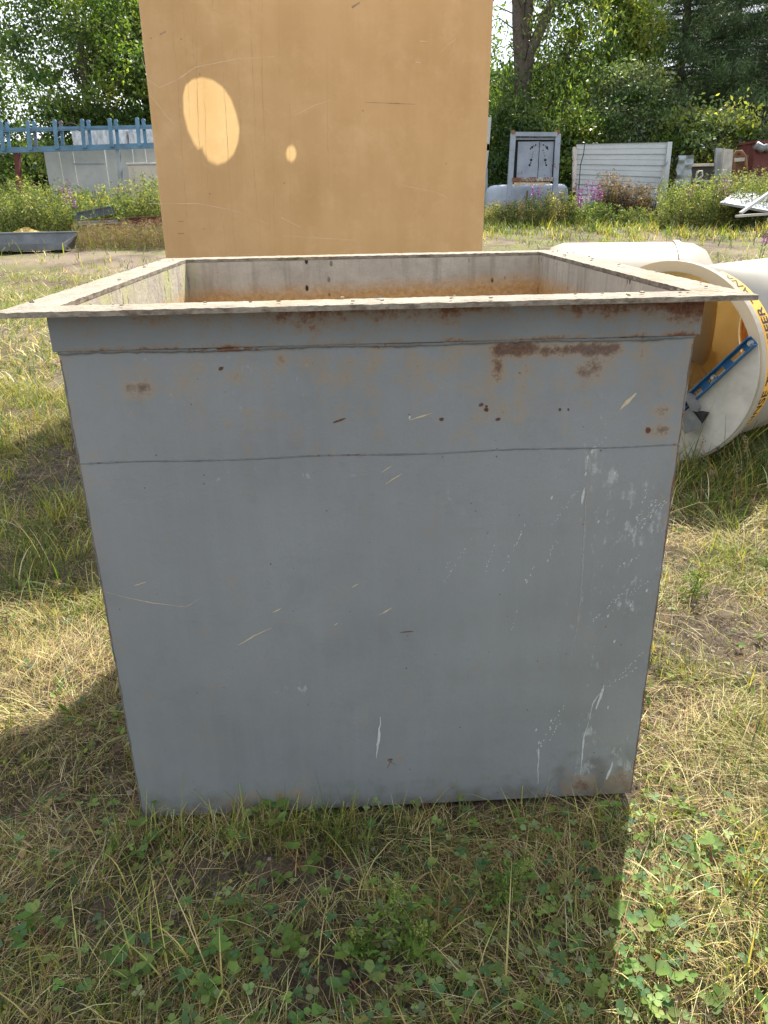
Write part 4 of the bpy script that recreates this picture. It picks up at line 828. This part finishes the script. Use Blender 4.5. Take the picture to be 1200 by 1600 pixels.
YP = 22.6; o0 = base(150, YP); wpn = empty('panel_wall', o0, 0, 'row of upright white metal panels standing below the blue rack', 'panels'); f = lambda px, py, dy=0: loc(px, py, YP+dy, o0)
for (a_, b_, tz) in ((68, 91, 234), (92.5, 113, 233.5), (114, 163, 233), (164.5, 206, 232), (207.5, 226, 231.5), (227.5, 262, 231)):
    mb = MB(); A_ = f(a_, tz, random.uniform(-.02, .02)); B_ = f(b_, tz-.5); hh_ = A_.z+.05; mb.box(((A_.x+B_.x)/2, A_.y, hh_/2-.05), (B_.x-A_.x, .05, hh_), bev=.006); pn = mb.build('panel', whitem, wpn)
mb = MB(); A_ = f(114, 256, -.045); B_ = f(163, 256, -.045); mb.bar(A_, B_, .02, .03); mb.build('seam_strip', greym, wpn); mb = MB(); mb.bar(f(95, 232, 0), f(143, 231.5, 0), .12, .03); mb.build('top_cap', darkm, wpn)
YB = 20.6; o0 = base(222, YB); bb = empty('storage_bin', o0, 0, 'beige square bin standing beside the tan tank in front of the white panels', 'bin'); f = lambda px, py, dy=0: loc(px, py, YB+dy, o0)
A_ = f(199, 258); B_ = f(256, 256); hh_ = A_.z; mb = MB(); mb.box(((A_.x+B_.x)/2, .4, hh_/2), (B_.x-A_.x, .8, hh_), bev=.02); mb.box((A_.x+.12, -.01, hh_/2), (.02, .03, hh_-.1)); mb.build('body', beige, bb); mb = MB(); mb.box(((A_.x+B_.x)/2, .4, hh_+.026), (B_.x-A_.x+.06, .86, .05), bev=.015); mb.build('lid', whitem, bb)
# plastic wrapped load on top behind rack
t = NT('clear_wrap'); nw = t.noise(7, 6, .7, t.map((1, 1, .4), (0, .5, 0))); c = t.mix(t.rng(nw, .35, .65), (.25, .27, .29), (.62, .64, .66)); wrapm = t.out(t.pbr(c, .18, 0, t.bump(nw, 1, .08), .7))
YW = 24; o0 = base(185, YW); wl = empty('wrapped_load', o0, 0, 'stacked load wrapped in shiny clear plastic seen through the blue rack', 'load'); f = lambda px, py, dy=0: loc(px, py, YW+dy, o0)
mb = MB()
for (a_, b_, t_) in ((108, 168, 197), (169, 196, 198), (197, 262, 199)):
    A_ = f(a_, t_); B_ = f(b_, t_); hh_ = A_.z; mb.box(((A_.x+B_.x)/2, .5, hh_/2), (B_.x-A_.x, 1, hh_), bev=.12)
mb.build('wrapped_stack', wrapm, wl); mb = MB(); pts = []
for k in range(13): a_ = math.pi*k/12; p = f(112, 205, -.1); pts.append((p.x+.25*math.cos(a_), p.y, p.z+.2*math.sin(a_)))
mb.tube(pts, .03, 6); mb.build('handle_hoop', darkm, wl)
# trough, beams, tarp
g0 = at(40, 385, 15.4); o0 = (g0[0], g0[1], float(gz(g0[0], g0[1]))); tr = empty('metal_trough', o0, 0, 'long shallow grey metal trough lying in the grass at the left edge', 'trough'); Yt = g0[1]; f = lambda px, py, dy=0: loc(px, py, Yt+dy, o0)
A_ = f(-80, 379); B_ = f(99, 386); mb = MB(); L_ = B_-A_; wd = .55
for (p, q, r_, s_q) in (((0, .0, .17), (0, 0, 0), None, None),): pass
def sheet(mb, a0, b0, a1, b1, th=.006): mb.prism([a0, b0, b1, a1], (0, .15, .99), th)
z_ = Vector((0, 0, 1)); y_ = Vector((0, 1, 0)); A_ = Vector((A_.x, 0, .04)); B_ = Vector((B_.x, 0, .04))
mb.prism([A_+z_*.14, B_+z_*.14, B_, A_], (0, 1, 0), .008); mb.prism([A_, B_, B_+y_*wd, A_+y_*wd], (0, 0, 1), .008); mb.prism([A_+y_*wd, B_+y_*wd, B_+y_*wd+z_*.34+Vector((.1, .1, 0)), A_+y_*wd+z_*.34+y_*.1], (0, 1, 0), .008); mb.prism([B_, B_+y_*wd, B_+y_*wd+z_*.30+Vector((.1, .1, 0)), B_+z_*.14], (1, 0, 0), .008)
mb.build('channel', worn('dull_zinc', (.15, .155, .16), .55, .3, .35, 3), tr); mb = MB(); mb.bar(A_+y_*(wd+.1)+z_*.345, B_+y_*(wd+.1)+z_*.345+Vector((.1, 0, 0)), .06, .02); mb.build('flange_edge', galv2, tr)
def ibeam(name, p, q, hgt, mat, label, cat, wdt=.12):
    o_ = (p[0], p[1], float(gz(p[0], p[1]))); root = empty(name, o_, 0, label, cat); a_ = Vector((0, 0, p[2]-o_[2])); b_ = Vector((q[0]-o_[0], q[1]-o_[1], q[2]-o_[2])); mb = MB(); up_ = Vector((0, 0, hgt/2))
    mb.bar(a_, b_, .015, hgt-.03); w1 = mb.build('web', mat, root); mb = MB(); mb.bar(a_+up_, b_+up_, wdt, .018); mb.build('flange', mat, root); mb = MB(); mb.bar(a_-up_, b_-up_, wdt, .018); mb.build('flange', mat, root); return root
ibeam('steel_beam', at(116, 339, 18), at(178, 327, 18.4), .17, worn('dark_beam_steel', (.10, .11, .12), .5, .4, .3, 5), 'dark grey steel beam propped up at an angle in the weeds', 'beam'); ibeam('steel_beam', at(157, 350, 17.6), at(262, 344, 18.2), .2, redp, 'rusty red steel beam lying beside the foot of the tan tank', 'beam')
ibeam('steel_beam', at(120, 349, 17.6), at(185, 346, 17.7), .06, galv2, 'thin grey steel beam lying flat under the propped beam', 'beam')
p = at(38, 345, 18.3); o_ = (p[0], p[1], float(gz(p[0], p[1]))); U, Vv = np.meshgrid(np.linspace(-.5, .5, 24), np.linspace(-.35, .35, 16)); Zt = .16*np.exp(-(U/.35)**2-(Vv/.3)**2)+.07*vn(U, Vv, 7, 5)+.05
I = np.arange(U.size).reshape(U.shape); Qd = np.stack([I[:-1, :-1], I[:-1, 1:], I[1:, 1:], I[1:, :-1]], -1).reshape(-1, 4); o = link('tarp', qmesh('tarp', np.stack([U*.8, Vv, Zt+.02], -1), Qd, worn('yellow_tarp', (.34, .23, .05), .6, 0, .35, 9), smooth=True)); o.location = o_; tag(o, 'crumpled yellow tarp half buried in weeds at the left', 'tarp')

# ============================================================ JUNK ON THE RIGHT
YM = 21.0; o0 = base(830, YM); mf = empty('machine_frame', o0, 0, 'tall grey steel machine frame with two perforated doors and a torn fringe', 'machine'); f = lambda px, py, dy=0: loc(px, py, YM+dy, o0)
mb = MB(); mb.bar(f(802, 208), f(792, 362), .10, .14, bev=.01); mb.build('post', greym, mf); mb = MB(); mb.bar(f(872, 209), f(864, 355), .10, .14, bev=.01); mb.build('post', greym, mf)
mb = MB(); mb.bar(f(805, 209.5), f(870, 210), .13, .10); mb.bar(f(806, 217, .1), f(868, 217, .1), .1, .05); mb.build('top_beam', greym, mf)
for px in (802, 872):
    mb = MB(); p = f(px, 206.5, -.06); mb.tube([p, p+Vector((0, .12, 0))], [.055, .055], 10, sm=False); mb.build('corner_bolt', rustm, mf)
bk = MB(); A_ = f(806, 219, .14); B_ = f(867, 283, .14); bk.box(((A_.x+B_.x)/2, A_.y, (A_.z+B_.z)/2), (B_.x-A_.x, .03, A_.z-B_.z)); bk.build('backing', darkm, mf)
for (a_, b_) in ((809.5, 840.7), (842.2, 862)):
    mb = MB(); A_ = f(a_, 221.5, .08); B_ = f(b_, 277, .08); mb.box(((A_.x+B_.x)/2, A_.y, (A_.z+B_.z)/2), (B_.x-A_.x, .03, A_.z-B_.z), bev=.005)
    for (px, py, r_) in ((837, 226.5, .02), (834, 228, .015), (831.5, 230, .03), (829, 232.5, .022), (833, 237.5, .012), (832, 241, .012), (831.5, 245, .012), (830, 250, .035), (829, 254.5, .02), (827.5, 258, .03), (849, 226.5, .02), (852, 228, .015), (854.5, 230.5, .035), (856, 233, .02), (848.5, 235, .015), (850, 239, .012), (851, 243.5, .012), (852, 250, .035), (852.5, 254.5, .018), (853.5, 258, .028)):
        if a_ < px < b_: p = f(px, py, .0635); mb.tube([p, p+Vector((0, -.002, 0))], [r_, r_], 10, 1, sm=False)
    mb.build('door', [greym, darkm], mf)
mb = MB(); mb.bar(f(800, 281), f(863, 280), .16, .10); mb.build('sill', worn('peeling_sill', (.36, .33, .30), .8, 0, .3, 5, .5), mf)
mb = MB(); pts = [f(803, 285, -.09)]+[f(803+56*i/14, 288+random.uniform(-1.5, 2.5)+(5 if i in (1, 11) else 0), -.09) for i in range(15)]+[f(860, 285, -.09)]
mb.prism(pts[::-1], (0, 1, 0), .02); mb.build('torn_fringe', worn('torn_insulation', (.50, .38, .26), .9, 0, .4, 6), mf)
o0 = base(828, 22); tb = empty('round_tub', o0, 0, 'wide grey rounded steel tub standing behind the machine frame legs', 'tub'); f = lambda px, py, dy=0: loc(px, py, 22+dy, o0); A_ = f(763, 292); B_ = f(893, 292); cxm = (A_.x+B_.x)/2; rx_ = (B_.x-A_.x)/2; hh_ = A_.z+.05; vs = []; fs = []; prof = [(0, 1), (hh_-.22, 1), (hh_-.1, .97), (hh_-.03, .9), (hh_, .8), (hh_+.0, .02)]
for (z, s_q) in prof:
    for k in range(40): a_ = 2*math.pi*k/40; cs, sn = math.cos(a_), math.sin(a_); vs.append((cxm+math.copysign(abs(cs)**.7, cs)*rx_*s_q, .5+math.copysign(abs(sn)**.7, sn)*.6*s_q, z))
for i in range(len(prof)-1):
    for k in range(40): fs.append((i*40+k, i*40+(k+1) % 40, (i+1)*40+(k+1) % 40, (i+1)*40+k))
mb = MB(); mb.add(vs, fs, 0, True); mb.build('shell', worn('pale_grey_tub', (.36, .40, .47), .5, 0, .2, 3), tb); mb = MB(); mb.tube([f(824, 298, -.12), f(823, 310, -.12), f(826, 318, -.12), f(832, 321, -.12)], .018, 6); mb.build('hanging_pipe', rustm, tb)
# white sliver stack
o0 = base(758, 23); ws = empty('white_stack', o0, 0, 'stack of pale white boards just showing past the right side of the tan tank', 'boards'); f = lambda px, py, dy=0: loc(px, py, 23+dy, o0)
for (a_, b_, t_, b2) in ((742, 768, 182, 235), (740, 765, 224, 262)):
    mb = MB(); mb.prism([f(a_, t_), f(b_, t_+1), f(b_-4, b2), f(a_, b2)][::-1], (0, 1, 0), .25); mb.build('board', whitem, ws)
mb = MB(); mb.prism([f(740, 262), f(762, 262), f(762, 345), f(740, 345)][::-1], (0, 1, 0), .4); mb.build('board', galv2, ws)
# ribbed siding panel
YS = 21.4; o0 = base(970, YS); sp = empty('siding_panel', o0, 0, 'large white ribbed metal siding panel propped upright among the weeds', 'panel'); f = lambda px, py, dy=0: loc(px, py, YS+dy, o0)
TL, TR, BL, BR = f(901, 225, .25), f(1045, 222, .25), f(899, 318), f(1030, 330); mb = MB(); NR = 6; prof = []
for k in range(NR):
    a_ = k/NR; prof += [(a_, 0), (a_+.008, -.035), (a_+.028, -.035), (a_+.036, 0), (a_+.085, 0), (a_+.09, -.012), (a_+.10, -.012), (a_+.105, 0)]
prof.append((1, 0)); vs = []
for (s_q, dy) in prof:
    l_ = TL.lerp(BL, s_q); r_ = TR.lerp(BR, s_q); vs += [l_+Vector((0, -dy, 0)), r_+Vector((0, -dy, 0))]
n = len(prof); vs2 = [Vector(v)+Vector((0, .012, 0)) for v in vs]; fs = [(2*i, 2*i+1, 2*i+3, 2*i+2) for i in range(n-1)]; mb.add(vs+vs2, fs+[tuple(2*n+j for j in q[::-1]) for q in fs]+[(0, 2*n, 2*n+1, 1), (2*n-2, 2*n-1, 4*n-1, 4*n-2)]); mb.build('ribbed_sheet', siding, sp)
mb = MB(); mb.bar(f(1047, 222, .2), f(1037, 318, -.05), .12, .08); mb.build('edge_post', siding, sp); mb = MB(); mb.bar(f(898, 230, .2), f(897, 300, .0), .1, .09); mb.build('edge_post', worn('rusty_white', (.55, .48, .42), .7, 0, .2, 5, .4), sp)
mb = MB(); mb.bar(f(1037, 262, -.25), f(1029, 332, -.35), .07, .04); mb.build('brace', wood, sp); mb = MB(); mb.tube([f(1043, 252, -.1), f(1031, 285, -.35), f(1022, 330, -.5)], .02, 6); mb.build('brace_rod', galv2, sp)
mb = MB(); mb.tube([f(914, 222, -.05), f(912, 240, -.12), f(907, 258, -.12), f(904, 300, -.15)], .012, 5); mb.build('hanging_cable', darkm, sp)
# small pale slab on ground left of panel
o0 = base(918, 20.3); sb_ = empty('flat_panel', o0, 0, 'small pale flat sheet leaning low at the left foot of the ribbed panel', 'sheet'); f = lambda px, py, dy=0: loc(px, py, 20.3+dy, o0); mb = MB(); mb.prism([f(893, 330), f(915, 328), f(925, 309, .5), f(897, 309, .5)][::-1], (0, .3, 1), .03); mb.build('sheet', whitem, sb_)
# crumpled sheet
o0 = base(1070, 20.8); f = lambda px, py, dy=0: loc(px, py, 20.8+dy, o0); A_ = f(1061, 243); B_ = f(1078, 292); U, Vv = np.meshgrid(np.linspace(A_.x, B_.x, 9), np.linspace(B_.z, A_.z, 24)); Yv_ = .14*(vn(U*1., Vv, 8, 7)-.5); nV = np.stack([U+.03*(vn(U, Vv, 5, 9)-.5), Yv_, Vv], -1).reshape(-1, 3); nB = nV+np.array([0, .03, 0]); I = np.arange(U.size).reshape(U.shape); q = np.stack([I[:-1, :-1], I[:-1, 1:], I[1:, 1:], I[1:, :-1]], -1).reshape(-1, 4)
o = link('crumpled_sheet', qmesh('crumpled_sheet', np.vstack([nV, nB]), np.vstack([q, q[:, ::-1]+len(nV)]), galv2)); o.location = o0; tag(o, 'crumpled silver metal sheet standing right of the ribbed panel', 'sheet')
# dark box with pale top + small white stool frame
o0 = base(1100, 21.2); db = empty('work_table', o0, 0, 'dark sided table with pale weathered top in the junk row', 'table'); f = lambda px, py, dy=0: loc(px, py, 21.2+dy, o0); A_ = f(1077, 257); B_ = f(1120, 256); mb = MB(); mb.box(((A_.x+B_.x)/2, .35, A_.z-.02), (B_.x-A_.x, .75, .07), bev=.01); mb.build('table_top', worn('weathered_board', (.52, .44, .34), .8, 0, .25, 5), db); mb = MB(); mb.box(((A_.x+B_.x)/2, .38, (A_.z-.06)/2), (B_.x-A_.x-.08, .6, A_.z-.06)); mb.build('cabinet', worn('dark_cabinet', (.06, .055, .05), .7, 0, .3, 4), db)
o0 = base(1092, 20.6); ch_ = empty('frame_stool', o0, 0, 'small white tubular stool frame in front of the dark table', 'stool'); f = lambda px, py, dy=0: loc(px, py, 20.6+dy, o0); mb = MB(); mb.tube([f(1086, 283), f(1090, 268), f(1097, 267), f(1098, 274), f(1086, 283)], .022, 6); mb.build('back_frame', whitem, ch_); mb = MB(); A_ = f(1085, 282); B_ = f(1104, 283); mb.bar(A_, B_, .3, .05); mb.build('seat', whitem, ch_)
for px in (1087, 1102): mb = MB(); A_ = f(px, 284); mb.bar(A_, Vector((A_.x, A_.y, 0)), .04); mb.build('leg', whitem, ch_)
for (a_, b_, t_, tl_, lb, mt) in ((1119, 1133, 231, -3, 'grey upright slab leaning at the left of a leaning pair', galv2), (1131, 1146, 232, -6, 'paler upright slab leaning at the right of a leaning pair', wood)):
    o0 = base(a_, 20.9 if a_ < 1125 else 20.7); f = lambda px, py, dy=0: loc(px, py, o0[1]+dy, o0); mb = MB(); mb.prism([f(a_, t_), f(b_, t_+1.5), f(b_+tl_, 300), f(a_+tl_, 300)][::-1], (0, 1, 0), .09); o = mb.build('upright_slab', mt); o.location = o0; tag(o, lb, 'slab')
o0 = base(1155, 21.3); rg = empty('rusty_guard', o0, 0, 'rusty brown arched steel guard with a pale crossbar', 'machine part'); f = lambda px, py, dy=0: loc(px, py, 21.3+dy, o0); mb = MB(); mb.tube([f(1146, 300), f(1147, 245), f(1151, 237), f(1158, 237), f(1163, 243), f(1166, 262), f(1168, 300)], .05, 8); mb.build('arch', rustm, rg); mb = MB(); mb.bar(f(1146, 250), f(1162, 249), .12, .09); mb.build('crossbar', wood, rg); mb = MB(); A_ = f(1147, 243, .2); B_ = f(1164, 275, .2); mb.box(((A_.x+B_.x)/2, .2, A_.z/2), (B_.x-A_.x, .1, A_.z)); mb.build('backing', rustm, rg)
o0 = base(1212, 21.6); rb = empty('red_bin', o0, 0, 'dark red steel bin with grey rags over its edge at the right margin', 'bin'); f = lambda px, py, dy=0: loc(px, py, 21.6+dy, o0); A_ = f(1181, 223); B_ = f(1250, 223); mb = MB(); hz_ = A_.z; lx = A_.x; 
mb.box(((A_.x+B_.x)/2, .5, hz_/2), (B_.x-A_.x, 1.0, hz_), bev=.02); mb.build('body', redp, rb); mb = MB(); mb.box(((A_.x+B_.x)/2, .5, hz_+.02), (B_.x-A_.x+.08, 1.08, .06)); mb.build('rim', redp, rb)
mb = MB(); mb.tube([f(1179, 232, -.05), f(1183, 227, -.1), f(1190, 233, -.1), f(1196, 230, -.1), f(1204, 236, -.1)], [.07, .1, .12, .1, .07], 8); mb.build('rag', galv, rb)
# pile of frames bottom right of the junk
g0 = gnd(1172, 338); Yf = 17.6; o0 = base(1172, Yf); pf = empty('old_window', o0, 0, 'white framed window like panel lying tilted on the grass at the right', 'panel'); f = lambda px, py, dy=0: loc(px, py, Yf+dy, o0)
q4 = [f(1128, 318, 0), f(1152, 301, 1.1), f(1230, 306, 1.1), f(1215, 334, 0)]
mb = MB()
for i in range(4): mb.bar(q4[i], q4[(i+1) % 4], .10, .05)
mb.bar(q4[0].lerp(q4[1], .5), q4[3].lerp(q4[2], .5), .08, .04); mb.build('frame', worn('faded_white_frame', (.22, .22, .21), .6, 0, .3, 3, .1), pf); mb = MB(); mb.prism([q+Vector((0, 0, .03)) for q in q4], (0, .2, -1), .02); mb.build('glazing', galv2, pf)
o0 = base(1170, 17.1); tp = empty('timber_plank', o0, 0, 'pale painted plank lying diagonally over the white framed panel', 'plank'); f = lambda px, py, dy=0: loc(px, py, 17.1+dy, o0); mb = MB(); mb.bar(f(1157, 333), f(1225, 285), .14, .05, bev=.004); mb.build('board', siding, tp)
o0 = base(1185, 16.8); tp = empty('timber_plank', o0, 0, 'second pale plank lying lower along the front edge of the white framed panel', 'plank'); f = lambda px, py, dy=0: loc(px, py, 16.8+dy, o0); mb = MB(); mb.bar(f(1150, 338), f(1230, 332), .12, .05, bev=.004); mb.build('board', wood, tp)

# ============================================================ INDIVIDUAL PLANTS IN THE FOREGROUND
def ragweed(px, py, h, label, lean=(0, 0)):
    g = gnd(px, py); root = empty('ragweed', (g[0], g[1], g[2]), 0, label, 'weed', 'ragweed plants in front of the tank'); mb = MB(); e_ = Vector((lean[0], lean[1], h)); L_ = []; F_ = []
    mb.tube([(0, 0, -.01), e_*.5+Vector((0, 0, .01)), e_], [.0022, .0017, .0008], 6)
    tips = [(Vector((0, 0, 0)), e_)]
    for i in range(15):
        f_ = .1+.6*i/15; b_ = e_*f_; a_ = i*2.4; L = h*(.36-.25*f_); d = Vector((math.cos(a_), math.sin(a_), .35))*L; mb.tube([b_, b_+d*.6, b_+d], [.0012, .0009, .0004], 4, cap=False)
        for q in range(16): s_q = random.uniform(.15, 1.1); L_.append(tuple(b_+d*s_q+Vector((random.gauss(0, .008), random.gauss(0, .008), random.gauss(0, .004)))))
    for q in range(150): s_q = random.uniform(.62, 1.0); c0 = e_*s_q; w_ = .006*(1.15-s_q)*2.2+.0012; F_.append((c0.x+random.gauss(0, w_), c0.y+random.gauss(0, w_), c0.z))
    mb.build('stem', stemm, root); V, Qd, Cc = leaves(np.array(L_), .016, .32, pal(len(L_), [(.13, .20, .04), (.17, .24, .05), (.10, .16, .03)])); link('foliage', qmesh('foliage', V, Qd, cloverm, Cc), root)
    V, Qd, Cc = leaves(np.array(F_), .005, .7, pal(len(F_), [(.32, .34, .10), (.24, .28, .07)])); link('flower_spike', qmesh('flower_spike', V, Qd, cloverm, Cc), root)
ragweed(622, 1480, .20, 'upright green ragweed with pale flower spike below the middle of the tank'); ragweed(640, 1500, .12, 'shorter bushy ragweed right beside the upright one', (.03, -.01)); ragweed(760, 1420, .13, 'leaning ragweed with drooping spikes below the tank right of centre', (.10, .02))
ragweed(1080, 940, .16, 'pale ragweed on the bare patch right of the tank', (.02, 0)); ragweed(575, 1500, .09, 'low ragweed left of the upright spike', (-.03, 0))
def sprig(px, py, n, h, label, cols, ls=.03, red=True, name='leafy_sprig', spread=.05):
    g = gnd(px, py); root = empty(name, (g[0], g[1], g[2]), 0, label, 'weed', 'broad leaved sprigs near the tank'); mb = MB(); P_, A_, T_ = [], [], []
    for i in range(n):
        a_ = random.uniform(0, 6.28); r_ = spread*random.uniform(.3, 1); e_ = Vector((math.cos(a_)*r_, math.sin(a_)*r_, h*random.uniform(.4, 1))); mb.tube([(0, 0, -.01), e_*.5+Vector((0, 0, h*.15)), e_], [.0014, .0011, .0007], 5); P_.append(tuple(e_)); A_.append(a_); T_.append(random.uniform(-.1, .5))
        P_.append(tuple(e_)); A_.append(a_+random.uniform(.8, 1.6)); T_.append(random.uniform(-.1, .5)); P_.append(tuple(e_)); A_.append(a_-random.uniform(.8, 1.6)); T_.append(random.uniform(-.1, .5))
    mb.build('stem', redst if red else stemm, root); N = len(P_); V, Qd, Cc = leafkit(np.array(P_), np.array(A_), np.array(T_), ls*rng.uniform(.7, 1.2, N), ls*.62*rng.uniform(.8, 1.2, N), pal(N, cols, .1), 1.0); link('foliage', qmesh('foliage', V, Qd, cloverm, Cc), root)
LG = [(.12, .19, .04), (.17, .24, .06), (.10, .16, .04)]
for (px, py, n, h, lb) in ((212, 1335, 4, .06, 'sprig with pale round leaves on red stems at the left foot of the tank'), (415, 1290, 4, .05, 'blue green leafy sprig against the bottom edge of the tank, left of centre'), (458, 1360, 4, .05, 'round leaved sprig with two pale leaves below the tank'), (78, 1480, 5, .07, 'leafy sprig near the left edge of the photo'), (340, 1545, 6, .07, 'large leaved clump at the bottom, below the left third of the tank'),
                           (225, 1520, 6, .06, 'dense leafy clump at the bottom left in the shade'), (560, 1560, 5, .07, 'broad leaved clump at the bottom centre'), (1010, 1570, 6, .08, 'bright leafy clump in the sun at the bottom right'), (985, 1470, 5, .07, 'leafy clump straddling the shadow edge at the bottom right'), (1110, 1360, 5, .06, 'yellow green sprig in the sunny turf at the right'), (1150, 1595, 4, .07, 'pale leaved sprig at the bottom right corner'), (430, 1500, 5, .05, 'small leafy clump between the big clump and the ragweed'), (160, 1130, 3, .03, 'small sprig on pebbly soil by the left edge of the tank')):
    sprig(px, py, n, h, lb, LG if px > 900 else LG+CL[:3])
# seed-headed grasses by the round tank
def seedgrass(px, py, h, label, dx=0., col=stemm):
    g = gnd(px, py); root = empty('seed_grass', (g[0], g[1], g[2]), 0, label, 'grass plant', 'seeding grass stalks'); mb = MB(); pts = [Vector((dx*(i/6)**1.6, 0, h*i/6)) for i in range(7)]; mb.tube(pts, [.002-.0002*i for i in range(7)], 5); mb.build('stem', col, root); F_ = []
    for q in range(60): s_q = random.uniform(.7, 1.0); c0 = pts[0].lerp(pts[6], s_q); c0 = Vector((dx*s_q**1.6, 0, h*s_q)); F_.append((c0.x+random.gauss(0, .006), random.gauss(0, .006), c0.z))
    V, Qd, Cc = leaves(np.array(F_), .011, .4, pal(len(F_), [(.22, .2, .08), (.28, .22, .13), (.35, .2, .16)])); link('seed_head', qmesh('seed_head', V, Qd, strawm, Cc), root)
    B = np.zeros((6, 3)); V, Qd, Cc = blades(B, rng.uniform(0, 6.28, 6), np.full(6, h*.5), np.full(6, .006), np.full(6, .1), rng.uniform(.5, 1.3, 6), pal(6, GREEN), 4); link('leaf_blade', qmesh('leaf_blade', V, Qd, grassm, Cc), root)
for (px, py, h, lb, dx) in ((1075, 775, .32, 'grass stalk with seed head rising before the half lid', .04), (1165, 790, .36, 'tall seeding stalk in front of the lettered tank', -.06), (1150, 800, .25, 'reddish seeding stalk below the orange label', -.04), (1196, 800, .40, 'tall pale stalk at the right edge of the photo', -.03), (1110, 800, .22, 'green seed spike below the half lid', -.03), (15, 1010, .14, 'yellowing stalk by the left edge', .02), (90, 950, .12, 'small seeding stalk on the shadow line left of the tank', 0.02)): seedgrass(px, py, h, lb, dx)
g = gnd(190, 1066); o0 = (g[0], g[1], g[2]); tw = empty('dead_stalk', o0, 0, 'dark thin dead stalk leaning out from the left side of the tank', 'stalk'); mb = MB(); mb.tube([(.0, 0, 0), (-.07, -.02, .05), (-.15, -.04, .085)], [.002, .0016, .0008], 5); mb.build('stem', redst, tw)
mb = MB(); mb.tube([(-.03, -.01, .022), (-.02, 0, .06)], [.0012, .0006], 4); mb.build('twig', redst, tw)
